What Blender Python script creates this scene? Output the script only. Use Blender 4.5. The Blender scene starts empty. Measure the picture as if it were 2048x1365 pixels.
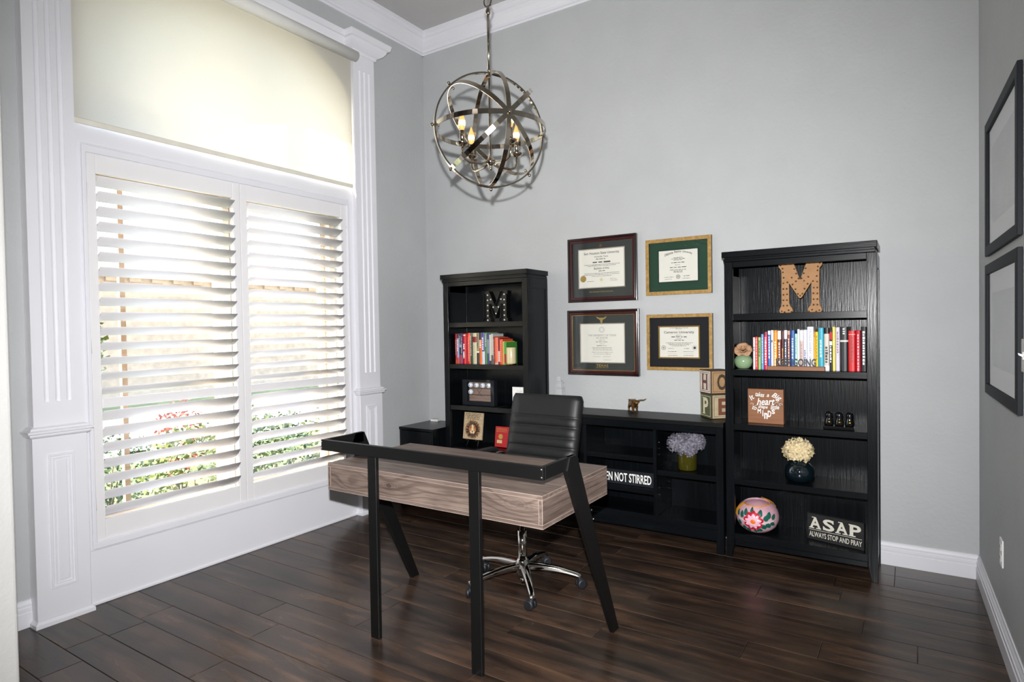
import bpy, bmesh, math, random
from math import sin, cos, pi, radians as R, sqrt, atan2
from mathutils import Vector, Matrix, Euler, Quaternion
from mathutils.geometry import tessellate_polygon

SC = bpy.context.scene
COL = SC.collection
rnd = random.Random(7)

# ------------------------------------------------------------------ camera
fwd = Vector((-0.54607801, 0.83749717, -0.01993235))
rgt = Vector((0.837729, 0.54583511, -0.01655733))
upv = Vector((0.00298693, 0.0257395, 0.99966422))
cam_d = bpy.data.cameras.new('camera'); cam = bpy.data.objects.new('camera', cam_d); COL.objects.link(cam)
cam.matrix_world = Matrix(((rgt.x, upv.x, -fwd.x, 3.5677), (rgt.y, upv.y, -fwd.y, -4.1281),
                           (rgt.z, upv.z, -fwd.z, 1.3909), (0, 0, 0, 1)))
cam_d.sensor_width = 36.0; cam_d.lens = 1235.26 / 2048 * 36.0
cam_d.clip_start = 0.02; cam_d.clip_end = 300
SC.camera = cam

# ------------------------------------------------------------------ world, sun, flash, exposure
SUN_DIR = Vector((0.34, 0.60, -0.65)).normalized()          # the way the sunlight travels
w = bpy.data.worlds.new('sky'); SC.world = w; w.use_nodes = True
nt = w.node_tree
sky = nt.nodes.new('ShaderNodeTexSky'); sky.sky_type = 'NISHITA'; sky.sun_disc = False
sky.sun_elevation = R(43); sky.sun_rotation = atan2(-SUN_DIR.x, -SUN_DIR.y); sky.air_density = 1.2; sky.dust_density = 2.5
nt.nodes['Background'].inputs[1].default_value = 1.8
nt.links.new(sky.outputs[0], nt.nodes['Background'].inputs[0])

def lamp(name, kind, loc, energy, color=(1, 1, 1), size=0.03):
    d = bpy.data.lights.new(name, kind); d.energy = energy; d.color = color
    if kind in ('POINT', 'SPOT'): d.shadow_soft_size = size
    o = bpy.data.objects.new(name, d); o.location = loc; COL.objects.link(o); return o
sun = lamp('sun', 'SUN', (-6, -8, 9), 21.0, (1.0, 0.93, 0.80)); sun.data.angle = R(0.6)
sun.rotation_euler = SUN_DIR.to_track_quat('-Z', 'Y').to_euler()
# the photographer's flash in the hot shoe above the lens
flash = lamp('camera_flash', 'SPOT', (3.548, -4.124, 1.545), 840.0, (0.99, 0.985, 0.99), 0.016)
flash.data.spot_size = R(113); flash.data.spot_blend = 0.97
flash.rotation_euler = Vector((-0.546, 0.837, -0.08)).to_track_quat('-Z', 'Y').to_euler()

SC.view_settings.view_transform = 'Standard'; SC.view_settings.look = 'None'
SC.view_settings.exposure = 0.0; SC.view_settings.gamma = 1.0; SC.view_settings.use_curve_mapping = False
SC.cycles.max_bounces = 12; SC.cycles.diffuse_bounces = 6; SC.cycles.glossy_bounces = 5
SC.cycles.transmission_bounces = 8; SC.cycles.transparent_max_bounces = 16
SC.cycles.sample_clamp_indirect = 6.0; SC.cycles.use_denoising = True; SC.cycles.caustics_reflective = False
SC.cycles.caustics_refractive = False

# ------------------------------------------------------------------ materials
def lin(c):
    return tuple(((v / 255.0) / 12.92 if v / 255.0 <= .04045 else ((v / 255.0 + .055) / 1.055) ** 2.4) for v in c)
MATS = {}
def mat(name, rgb, rough=0.5, metal=0.0, var=0.06, scale=(8, 8, 8), bump=0.0, bscale=None, bdist=0.002, spec=0.5, coat=0.0, rgb2=None, detail=4, **kw):
    """Principled material: base colour varied by stretched noise, optional noise bump."""
    if name in MATS: return MATS[name]
    m = bpy.data.materials.new(name); m.use_nodes = True; t = m.node_tree; n = t.nodes; L = t.links
    b = n['Principled BSDF']
    b.inputs['Roughness'].default_value = rough; b.inputs['Metallic'].default_value = metal
    b.inputs['Specular IOR Level'].default_value = spec; b.inputs['Coat Weight'].default_value = coat
    for k, v in kw.items(): b.inputs[k.replace('_', ' ')].default_value = v
    c = lin(rgb)
    tc = n.new('ShaderNodeTexCoord'); mp = n.new('ShaderNodeMapping'); mp.inputs['Scale'].default_value = scale
    nz = n.new('ShaderNodeTexNoise'); nz.inputs['Scale'].default_value = 1.0; nz.inputs['Detail'].default_value = detail
    L.new(tc.outputs['Object'], mp.inputs[0]); L.new(mp.outputs[0], nz.inputs['Vector'])
    cr = n.new('ShaderNodeValToRGB'); cr.color_ramp.elements[0].position = .3; cr.color_ramp.elements[1].position = .7
    c2 = lin(rgb2) if rgb2 else tuple(min(1, v * (1 + var)) for v in c)
    c1 = c if rgb2 else tuple(v * (1 - var) for v in c)
    cr.color_ramp.elements[0].color = (*c1, 1); cr.color_ramp.elements[1].color = (*c2, 1)
    L.new(nz.outputs['Fac'], cr.inputs[0]); L.new(cr.outputs[0], b.inputs['Base Color'])
    if bump:
        mp2 = n.new('ShaderNodeMapping'); mp2.inputs['Scale'].default_value = bscale or scale
        n2 = n.new('ShaderNodeTexNoise'); n2.inputs['Scale'].default_value = 1.0; n2.inputs['Detail'].default_value = 5
        bp = n.new('ShaderNodeBump'); bp.inputs['Strength'].default_value = bump; bp.inputs['Distance'].default_value = bdist
        L.new(tc.outputs['Object'], mp2.inputs[0]); L.new(mp2.outputs[0], n2.inputs['Vector'])
        L.new(n2.outputs['Fac'], bp.inputs['Height']); L.new(bp.outputs[0], b.inputs['Normal'])
    MATS[name] = m; return m

WALL = mat('wall_paint', (182, 184, 185), .62, var=.03, scale=(3, 3, 3), bump=.5, bscale=(42, 42, 42), bdist=.004, spec=.35)
WALLW = mat('plaster_white', (232, 231, 228), .7, var=.02, bump=.5, bscale=(70, 70, 70), bdist=.004)
HALLW = mat('hall_paint_dimmed', (150, 148, 144), .7, var=.02)  # dimness of the hall put into its wall colour, darkens reflections
CEIL = mat('ceiling_paint', (190, 188, 187), .8, var=.02, bump=.2, bscale=(60, 60, 60))
TRIM = mat('trim_paint', (226, 226, 231), .38, var=.012, scale=(4, 4, 4))
SHUT = mat('shutter_paint', (228, 226, 227), .35, var=.012, scale=(4, 4, 4))
BLACKW = mat('espresso_wood', (11, 14, 17), .27, var=.35, scale=(60, 60, 3), bump=.45, bscale=(170, 170, 9), bdist=.0016, spec=.2)
BLACKH = mat('espresso_wood_flat', (11, 14, 17), .26, var=.3, scale=(3, 60, 60), bump=.2, bscale=(9, 170, 170), bdist=.0012, spec=.2)
METALB = mat('black_metal', (9, 9, 9), .45, var=.1, bump=.1, bscale=(300, 300, 300), bdist=.0005, spec=.4)
CHROME = mat('chrome', (225, 222, 216), .06, 1.0, var=.02)
NICKEL = mat('polished_nickel', (206, 196, 182), .12, 1.0, var=.04)
STEEL = mat('steel_bolt', (200, 200, 200), .25, 1.0)
LEATHER = mat('black_leather', (13, 14, 15), .5, var=.15, bump=.4, bscale=(260, 260, 260), bdist=.0008, spec=.5)
PLASTIC = mat('black_plastic', (22, 23, 26), .4, var=.1)
RUBBER = mat('caster_grey', (24, 26, 31), .5, var=.1)
PAPER = mat('paper_cream', (226, 224, 214), .7, var=.01)
PAPERW = mat('paper_white', (240, 240, 240), .7, var=.01)
INK = mat('ink', (62, 60, 58), .7, var=.1)
INKL = mat('ink_light', (150, 147, 143), .7, var=.1)
GOLDT = mat('gold_foil', (178, 150, 82), .35, .6, var=.1)
CHERRY = mat('cherry_lacquer', (52, 9, 10), .16, var=.12, scale=(20, 20, 20), coat=.6)
CHERRYD = mat('cherry_lacquer_dark', (28, 9, 9), .16, var=.1, scale=(20, 20, 20), coat=.6)
GOLDF = mat('gold_leaf_frame', (150, 116, 62), .42, .3, var=.3, scale=(50, 50, 50), rgb2=(184, 150, 90))
GOLDD = mat('gold_fillet', (226, 190, 110), .2, .8, var=.1)
MATG = mat('mat_charcoal_green', (40, 45, 43), .85, var=.05, scale=(200, 200, 200))
MATGR = mat('mat_green', (28, 62, 45), .85, var=.05, scale=(200, 200, 200))
MATK = mat('mat_black', (17, 17, 23), .85, var=.05, scale=(200, 200, 200))
FRAMEB = mat('black_frame', (20, 24, 30), .6, var=.1, spec=.25)
WHITEP = mat('white_plastic', (236, 235, 232), .35, var=.01)
WOODT = mat('honey_wood', (132, 84, 48), .5, var=.2, scale=(4, 60, 60))
KRAFT = mat('kraft_board', (166, 124, 84), .75, var=.08, scale=(30, 30, 30), bump=.2, bscale=(200, 200, 200))
WHITEI = mat('white_lettering', (238, 238, 234), .6, var=.01)
CREAMI = mat('cream_lettering', (205, 202, 188), .6, var=.06, scale=(60, 60, 60))
BLACKI = mat('black_lettering', (18, 18, 18), .4, var=.05)
BRONZE = mat('bronze', (128, 92, 52), .3, .8, var=.4, scale=(80, 80, 80))
BRASS = mat('brass', (226, 186, 104), .15, 1.0)

def glass(name, tint=(1, 1, 1), ior=1.45, rough=0.0):
    m = bpy.data.materials.new(name); m.use_nodes = True; b = m.node_tree.nodes['Principled BSDF']
    b.inputs['Base Color'].default_value = (*tint, 1); b.inputs['Transmission Weight'].default_value = 1
    b.inputs['Roughness'].default_value = rough; b.inputs['IOR'].default_value = ior; return m
def thin_glass(name, tint=(1, 1, 1)):
    """flat pane: transparent with a fresnel-weighted mirror"""
    m = bpy.data.materials.new(name); m.use_nodes = True; t = m.node_tree; n = t.nodes
    n.remove(n['Principled BSDF'])
    tr = n.new('ShaderNodeBsdfTransparent'); tr.inputs[0].default_value = (*tint, 1)
    gl = n.new('ShaderNodeBsdfGlossy'); gl.inputs['Roughness'].default_value = 0.02
    fr = n.new('ShaderNodeFresnel'); ge = n.new('ShaderNodeNewGeometry'); mr = n.new('ShaderNodeMapRange')
    mr.inputs[3].default_value = 1.45; mr.inputs[4].default_value = 1 / 1.45      # same mirror on both faces of the pane
    t.links.new(ge.outputs['Backfacing'], mr.inputs[0]); t.links.new(mr.outputs[0], fr.inputs[0])
    mx = n.new('ShaderNodeMixShader')
    t.links.new(fr.outputs[0], mx.inputs[0]); t.links.new(tr.outputs[0], mx.inputs[1]); t.links.new(gl.outputs[0], mx.inputs[2])
    t.links.new(mx.outputs[0], n['Material Output'].inputs[0]); return m
PANE = thin_glass('window_pane_glass', (.97, .98, .97)); PGLASS = thin_glass('picture_glass')
GLASSC = mat('clear_crystal', (225, 228, 230), .05, Alpha=.42)
GLASSY = glass('olive_glass', (.30, .27, .03), 1.35); GLASSY.node_tree.nodes['Principled BSDF'].inputs['Transmission Weight'].default_value = .86
GLASSN = mat('smoky_blue_glass', (12, 24, 30), .05, spec=.9, coat=.8)

def emit(name, rgb, strength):
    m = bpy.data.materials.new(name); m.use_nodes = True; b = m.node_tree.nodes['Principled BSDF']
    b.inputs['Emission Color'].default_value = (*rgb, 1); b.inputs['Emission Strength'].default_value = strength
    b.inputs['Base Color'].default_value = (rgb[0] * .15, rgb[1] * .15, rgb[2] * .15, 1); return m

def wood_floor():
    m = bpy.data.materials.new('dark_hickory_planks'); m.use_nodes = True; t = m.node_tree; n = t.nodes; L = t.links
    b = n['Principled BSDF']; g = n.new('ShaderNodeNewGeometry'); oi = n.new('ShaderNodeObjectInfo')
    off = n.new('ShaderNodeVectorMath'); off.operation = 'MULTIPLY_ADD'
    cx = n.new('ShaderNodeCombineXYZ'); L.new(oi.outputs['Random'], cx.inputs[0]); L.new(oi.outputs['Random'], cx.inputs[2])
    off.inputs[1].default_value = (37, 11, 53); L.new(cx.outputs[0], off.inputs[0]); L.new(g.outputs['Position'], off.inputs[2])
    def noise(sc, det, dist=0.0):
        mp = n.new('ShaderNodeMapping'); mp.inputs['Scale'].default_value = sc; L.new(off.outputs[0], mp.inputs[0])
        z = n.new('ShaderNodeTexNoise'); z.inputs['Scale'].default_value = 1; z.inputs['Detail'].default_value = det
        z.inputs['Distortion'].default_value = dist; L.new(mp.outputs[0], z.inputs['Vector']); return z
    a = noise((1.6, 14, 14), 6, .6); k = noise((3.2, 7, 7), 3, .4); f = noise((6, 130, 130), 4)
    r1 = n.new('ShaderNodeValToRGB'); e = r1.color_ramp.elements
    e[0].position = .30; e[0].color = (*lin((32, 26, 22)), 1); e[1].position = .72; e[1].color = (*lin((84, 63, 48)), 1)
    mm = e.new(.5); mm.color = (*lin((57, 44, 36)), 1)
    L.new(a.outputs['Fac'], r1.inputs[0])
    r2 = n.new('ShaderNodeValToRGB'); r2.color_ramp.elements[0].position = .30; r2.color_ramp.elements[1].position = .52
    r2.color_ramp.elements[0].color = (.32, .32, .34, 1); r2.color_ramp.elements[1].color = (1, 1, 1, 1); L.new(k.outputs['Fac'], r2.inputs[0])
    m1 = n.new('ShaderNodeMixRGB'); m1.blend_type = 'MULTIPLY'; m1.inputs[0].default_value = .8
    L.new(r1.outputs[0], m1.inputs[1]); L.new(r2.outputs[0], m1.inputs[2])
    mr = n.new('ShaderNodeMapRange'); mr.inputs[3].default_value = .86; mr.inputs[4].default_value = 1.3; L.new(oi.outputs['Random'], mr.inputs[0])
    m2 = n.new('ShaderNodeMixRGB'); m2.blend_type = 'MULTIPLY'; m2.inputs[0].default_value = 1
    L.new(m1.outputs[0], m2.inputs[1]); L.new(mr.outputs[0], m2.inputs[2]); L.new(m2.outputs[0], b.inputs['Base Color'])
    b.inputs['Roughness'].default_value = .27; b.inputs['Specular IOR Level'].default_value = .45
    bp = n.new('ShaderNodeBump'); bp.inputs['Strength'].default_value = .22; bp.inputs['Distance'].default_value = .002
    L.new(f.outputs['Fac'], bp.inputs['Height'])
    bp2 = n.new('ShaderNodeBump'); bp2.inputs['Strength'].default_value = .3; bp2.inputs['Distance'].default_value = .004
    L.new(k.outputs['Fac'], bp2.inputs['Height']); L.new(bp.outputs[0], bp2.inputs['Normal']); L.new(bp2.outputs[0], b.inputs['Normal'])
    return m
FLOORW = wood_floor()

KNOTS = [(-.20, -.29, .700, .05), (.475, -.29, .712, .045), (.13, -.20, .70, .03), (-.44, -.29, .675, .03), (.30, .10, .76, .04), (-.15, .05, .76, .035)]   # x, y, z, size on the desk
def barn_wood(name, axis, knots=()):
    """weathered grey-brown laminate, grain along the given axis (0 x, 1 y)"""
    m = bpy.data.materials.new(name); m.use_nodes = True; t = m.node_tree; n = t.nodes; L = t.links
    b = n['Principled BSDF']; tc = n.new('ShaderNodeTexCoord')
    def noise(s_long, s_x, det, dist=0.0):
        mp = n.new('ShaderNodeMapping'); s = [s_x] * 3; s[axis] = s_long; mp.inputs['Scale'].default_value = s
        L.new(tc.outputs['Object'], mp.inputs[0])
        z = n.new('ShaderNodeTexNoise'); z.inputs['Scale'].default_value = 1; z.inputs['Detail'].default_value = det
        z.inputs['Distortion'].default_value = dist; L.new(mp.outputs[0], z.inputs['Vector']); return z
    broad = noise(2.2, 7, 3, .8)
    ws = n.new('ShaderNodeTexWave'); ws.wave_type = 'BANDS'; ws.bands_direction = 'Z' if axis == 0 else 'Z'
    mpw = n.new('ShaderNodeMapping'); s = [9, 9, 9]; s[axis] = .55; mpw.inputs['Scale'].default_value = s
    L.new(tc.outputs['Object'], mpw.inputs[0]); L.new(mpw.outputs[0], ws.inputs['Vector'])
    ws.inputs['Scale'].default_value = 1.0; ws.inputs['Distortion'].default_value = 11.0; ws.inputs['Detail'].default_value = 4; ws.inputs['Detail Scale'].default_value = 1.6
    fine = noise(9, 190, 5)
    r1 = n.new('ShaderNodeValToRGB'); e = r1.color_ramp.elements
    e[0].position = .2; e[0].color = (*lin((90, 77, 70)), 1); e[1].position = .8; e[1].color = (*lin((136, 119, 109)), 1)
    L.new(broad.outputs['Fac'], r1.inputs[0])
    r2 = n.new('ShaderNodeValToRGB'); r2.color_ramp.elements[0].position = .05; r2.color_ramp.elements[1].position = .45
    r2.color_ramp.elements[0].color = (.60, .56, .54, 1); r2.color_ramp.elements[1].color = (1, 1, 1, 1); L.new(ws.outputs['Fac'], r2.inputs[0])
    r3 = n.new('ShaderNodeValToRGB'); r3.color_ramp.elements[0].position = .33; r3.color_ramp.elements[1].position = .56
    r3.color_ramp.elements[0].color = (.5, .47, .45, 1); r3.color_ramp.elements[1].color = (1, 1, 1, 1); L.new(fine.outputs['Fac'], r3.inputs[0])
    m1 = n.new('ShaderNodeMixRGB'); m1.blend_type = 'MULTIPLY'; m1.inputs[0].default_value = .75
    L.new(r1.outputs[0], m1.inputs[1]); L.new(r2.outputs[0], m1.inputs[2])
    m2 = n.new('ShaderNodeMixRGB'); m2.blend_type = 'MULTIPLY'; m2.inputs[0].default_value = .7
    L.new(m1.outputs[0], m2.inputs[1]); L.new(r3.outputs[0], m2.inputs[2])
    # knots: dark eye, rings round it, and the grain swelling past it
    warp = None; col = m2.outputs[0]
    for kx, ky, kz, ks in knots:
        nd = noise(18, 18, 2); sb = n.new('ShaderNodeVectorMath'); sb.operation = 'SUBTRACT'; sb.inputs[1].default_value = (kx, ky, kz); L.new(tc.outputs['Object'], sb.inputs[0])
        ml = n.new('ShaderNodeVectorMath'); ml.operation = 'MULTIPLY'; ml.inputs[1].default_value = (.55 / ks, 1.2 / ks, 1.2 / ks); L.new(sb.outputs[0], ml.inputs[0])
        ln = n.new('ShaderNodeVectorMath'); ln.operation = 'LENGTH'; L.new(ml.outputs[0], ln.inputs[0])
        ad = n.new('ShaderNodeMath'); ad.operation = 'MULTIPLY_ADD'; ad.inputs[1].default_value = .8; L.new(nd.outputs['Fac'], ad.inputs[0]); L.new(ln.outputs['Value'], ad.inputs[2])
        si = n.new('ShaderNodeMath'); si.operation = 'SINE'; mu = n.new('ShaderNodeMath'); mu.operation = 'MULTIPLY'; mu.inputs[1].default_value = 24; L.new(ad.outputs[0], mu.inputs[0]); L.new(mu.outputs[0], si.inputs[0])
        fa = n.new('ShaderNodeMapRange'); fa.inputs[1].default_value = .45; fa.inputs[2].default_value = 1.5; fa.inputs[3].default_value = .55; fa.inputs[4].default_value = 0; L.new(ad.outputs[0], fa.inputs[0])
        rr = n.new('ShaderNodeMapRange'); rr.inputs[1].default_value = -1; rr.inputs[2].default_value = .4; rr.inputs[3].default_value = .45; rr.inputs[4].default_value = 1; L.new(si.outputs[0], rr.inputs[0])
        mk = n.new('ShaderNodeMixRGB'); mk.blend_type = 'MULTIPLY'; L.new(fa.outputs[0], mk.inputs[0]); L.new(col, mk.inputs[1]); L.new(rr.outputs[0], mk.inputs[2])
        ey = n.new('ShaderNodeMapRange'); ey.inputs[1].default_value = .40; ey.inputs[2].default_value = .62; ey.inputs[3].default_value = .75; ey.inputs[4].default_value = 0; L.new(ad.outputs[0], ey.inputs[0])
        me_ = n.new('ShaderNodeMixRGB'); me_.inputs[2].default_value = (*lin((58, 44, 38)), 1); L.new(ey.outputs[0], me_.inputs[0]); L.new(mk.outputs[0], me_.inputs[1]); col = me_.outputs[0]
        sw = n.new('ShaderNodeMapRange'); sw.interpolation_type = 'SMOOTHSTEP'; sw.inputs[1].default_value = 0; sw.inputs[2].default_value = 2.6; sw.inputs[3].default_value = .5; sw.inputs[4].default_value = 0; L.new(ln.outputs['Value'], sw.inputs[0])
        if warp is None: warp = sw.outputs[0]
        else:
            a2 = n.new('ShaderNodeMath'); a2.operation = 'ADD'; L.new(warp, a2.inputs[0]); L.new(sw.outputs[0], a2.inputs[1]); warp = a2.outputs[0]
    if warp is not None:
        cz = n.new('ShaderNodeCombineXYZ'); L.new(warp, cz.inputs[2]); av = n.new('ShaderNodeVectorMath'); av.operation = 'ADD'
        L.new(mpw.outputs[0], av.inputs[0]); L.new(cz.outputs[0], av.inputs[1]); L.new(av.outputs[0], ws.inputs['Vector'])
    L.new(col, b.inputs['Base Color']); b.inputs['Roughness'].default_value = .5
    bp = n.new('ShaderNodeBump'); bp.inputs['Strength'].default_value = .35; bp.inputs['Distance'].default_value = .0012
    L.new(col, bp.inputs['Height']); L.new(bp.outputs[0], b.inputs['Normal']); return m
BARNX = barn_wood('barnwood_long', 0, KNOTS); BARNY = barn_wood('barnwood_cross', 1)

def shade_cloth():
    m = bpy.data.materials.new('shade_cloth'); m.use_nodes = True; t = m.node_tree; n = t.nodes; L = t.links
    n.remove(n['Principled BSDF']); tc = n.new('ShaderNodeTexCoord')
    mp = n.new('ShaderNodeMapping'); mp.inputs['Scale'].default_value = (1, 260, 260); L.new(tc.outputs['Object'], mp.inputs[0])
    z = n.new('ShaderNodeTexNoise'); z.inputs['Scale'].default_value = 1; L.new(mp.outputs[0], z.inputs['Vector'])
    cr = n.new('ShaderNodeValToRGB'); cr.color_ramp.elements[0].color = (.74, .72, .66, 1); cr.color_ramp.elements[1].color = (.84, .82, .76, 1); L.new(z.outputs['Fac'], cr.inputs[0])
    d = n.new('ShaderNodeBsdfDiffuse'); tl = n.new('ShaderNodeBsdfTranslucent'); mx = n.new('ShaderNodeMixShader'); mx.inputs[0].default_value = .50
    L.new(cr.outputs[0], d.inputs[0]); L.new(cr.outputs[0], tl.inputs[0]); L.new(d.outputs[0], mx.inputs[1]); L.new(tl.outputs[0], mx.inputs[2])
    L.new(mx.outputs[0], n['Material Output'].inputs[0]); return m
SHADE = shade_cloth()

# ------------------------------------------------------------------ mesh helpers
class MB:
    """collects simple shapes; build() links them as ONE mesh object"""
    def __init__(s): s.v = []; s.f = []; s.sm = []
    def add(s, vs, fs, smooth=False):
        k = len(s.v); s.v += [Vector(p) for p in vs]; s.f += [[i + k for i in f] for f in fs]; s.sm += [smooth] * len(fs); return s
    def box(s, x0, x1, y0, y1, z0, z1):
        x0, x1 = min(x0, x1), max(x0, x1); y0, y1 = min(y0, y1), max(y0, y1); z0, z1 = min(z0, z1), max(z0, z1)
        return s.add([(x0, y0, z0), (x1, y0, z0), (x1, y1, z0), (x0, y1, z0), (x0, y0, z1), (x1, y0, z1), (x1, y1, z1), (x0, y1, z1)],
                     [(0, 3, 2, 1), (4, 5, 6, 7), (0, 1, 5, 4), (1, 2, 6, 5), (2, 3, 7, 6), (3, 0, 4, 7)])
    def plate(s, loops, fn, d0, d1):
        """flat outline (first loop) with holes (other loops) given thickness; fn(a, b, d) -> point"""
        flat = [p for l in loops for p in l]; n = len(flat)
        tris = tessellate_polygon([[Vector((a, b, 0)) for a, b in l] for l in loops])
        vs = [fn(a, b, d0) for a, b in flat] + [fn(a, b, d1) for a, b in flat]
        fs = [tuple(t) for t in tris] + [tuple(i + n for i in reversed(t)) for t in tris]
        k = 0
        for l in loops:
            m = len(l); fs += [(k + i, k + (i + 1) % m, n + k + (i + 1) % m, n + k + i) for i in range(m)]; k += m
        return s.add(vs, fs)
    def tube(s, pts, r, seg=10, smooth=True, cap=True):
        pts = [Vector(p) for p in pts]; n = len(pts); rs = r if isinstance(r, (list, tuple)) else [r] * n
        vs = []; fs = []; t0 = (pts[1] - pts[0]).normalized()
        a = t0.orthogonal().normalized()
        for i, p in enumerate(pts):
            t = (pts[min(i + 1, n - 1)] - pts[max(i - 1, 0)]).normalized()
            a = (a - t * a.dot(t)).normalized(); b = t.cross(a)
            vs += [p + (a * cos(2 * pi * k / seg) + b * sin(2 * pi * k / seg)) * rs[i] for k in range(seg)]
        for i in range(n - 1):
            fs += [(i * seg + k, i * seg + (k + 1) % seg, (i + 1) * seg + (k + 1) % seg, (i + 1) * seg + k) for k in range(seg)]
        k = len(s.v); s.add(vs, fs, smooth)
        if cap:
            s.f += [[k + i for i in reversed(range(seg))], [k + i for i in range((n - 1) * seg, n * seg)]]; s.sm += [False, False]
        return s
    def strip(s, pts, wdir, wd, th, closed=False):
        """flat bar swept along pts: wd wide along wdir(i), th thick across"""
        pts = [Vector(p) for p in pts]; n = len(pts); vs = []; fs = []
        for i, p in enumerate(pts):
            t = (pts[(i + 1) % n] - pts[i - 1]) if closed else (pts[min(i + 1, n - 1)] - pts[max(i - 1, 0)])
            wv = Vector(wdir(i) if callable(wdir) else wdir).normalized(); nv = t.normalized().cross(wv).normalized()
            vs += [p + wv * wd / 2 + nv * th / 2, p - wv * wd / 2 + nv * th / 2, p - wv * wd / 2 - nv * th / 2, p + wv * wd / 2 - nv * th / 2]
        for i in range(n if closed else n - 1):
            j = (i + 1) % n
            fs += [(i * 4 + k, i * 4 + (k + 1) % 4, j * 4 + (k + 1) % 4, j * 4 + k) for k in range(4)]
        if not closed: fs += [(3, 2, 1, 0), tuple(range(4 * n - 4, 4 * n))]
        return s.add(vs, fs)
    def lathe(s, prof, c=(0, 0, 0), seg=24, smooth=True):
        vs = []; fs = []; n = len(prof)
        for r, z in prof: vs += [(c[0] + r * cos(2 * pi * k / seg), c[1] + r * sin(2 * pi * k / seg), c[2] + z) for k in range(seg)]
        for i in range(n - 1): fs += [(i * seg + k, i * seg + (k + 1) % seg, (i + 1) * seg + (k + 1) % seg, (i + 1) * seg + k) for k in range(seg)]
        k = len(s.v); s.add(vs, fs, smooth)
        if prof[0][0] > 1e-5: s.f.append([k + i for i in reversed(range(seg))]); s.sm.append(False)
        if prof[-1][0] > 1e-5: s.f.append([k + i for i in range((n - 1) * seg, n * seg)]); s.sm.append(False)
        return s
    def ball(s, c, r, seg=12, ring=7, sc=(1, 1, 1)):
        pr = [(max(1e-6, sin(pi * i / ring)), -cos(pi * i / ring)) for i in range(ring + 1)]
        k = len(s.v); s.lathe(pr, (0, 0, 0), seg)
        for i in range(k, len(s.v)): q = s.v[i]; s.v[i] = Vector((c[0] + q.x * r * sc[0], c[1] + q.y * r * sc[1], c[2] + q.z * r * sc[2]))
        return s
    def stack(s, x0, x1, y0, y1, prof, back=None):
        """a rectangle grown by g at each height z: mouldings that wrap a block; the x0 side stays put"""
        vs = []; fs = []; n = len(prof)
        for z, g in prof: vs += [(x0, y0 - g, z), (x1 + g, y0 - g, z), (x1 + g, y1 + g, z), (x0, y1 + g, z)]
        for i in range(n - 1): fs += [(i * 4 + k, i * 4 + (k + 1) % 4, i * 4 + 4 + (k + 1) % 4, i * 4 + 4 + k) for k in range(4)]
        fs += [(3, 2, 1, 0), tuple(range(4 * n - 4, 4 * n))]
        return s.add(vs, fs)
    def xf(s, M):
        s.v = [M @ p for p in s.v]; return s
    def build(s, name, m, parent=None, org=(0, 0, 0), bev=0.0, kind=None, label=None, seg=1, sub=0):
        me = bpy.data.meshes.new(name); o_ = Vector(org)
        me.from_pydata([p - o_ for p in s.v], [], s.f)
        for i, p in enumerate(me.polygons): p.use_smooth = s.sm[i]
        bm = bmesh.new(); bm.from_mesh(me); bmesh.ops.recalc_face_normals(bm, faces=bm.faces); bm.to_mesh(me); bm.free()
        me.materials.append(m)
        o = bpy.data.objects.new(name, me); COL.objects.link(o)
        if parent is not None: o.parent = parent
        else: o.location = o_
        if bev:
            md = o.modifiers.new('bevel', 'BEVEL'); md.width = bev; md.segments = seg; md.limit_method = 'ANGLE'; md.angle_limit = R(40)
        if sub:
            md = o.modifiers.new('subdivision', 'SUBSURF'); md.levels = sub; md.render_levels = sub
        if kind: o['kind'] = kind
        if label: o['label'] = label
        return o

def box(name, m, parent, org, x0, x1, y0, y1, z0, z1, bev=0.0015, **k):
    return MB().box(x0, x1, y0, y1, z0, z1).build(name, m, parent, org, bev, **k)
def thing(name, label, cat, loc=(0, 0, 0), rz=0.0, group=None):
    o = bpy.data.objects.new(name, None); o.empty_display_size = .05; COL.objects.link(o)
    o.location = loc; o.rotation_euler = (0, 0, rz); o['label'] = label; o['category'] = cat
    if group: o['group'] = group
    return o
def tag(o, label, cat, group=None):
    o['label'] = label; o['category'] = cat
    if group: o['group'] = group
    return o
def struct(o, label):
    o['kind'] = 'structure'; o['label'] = label; return o

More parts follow.
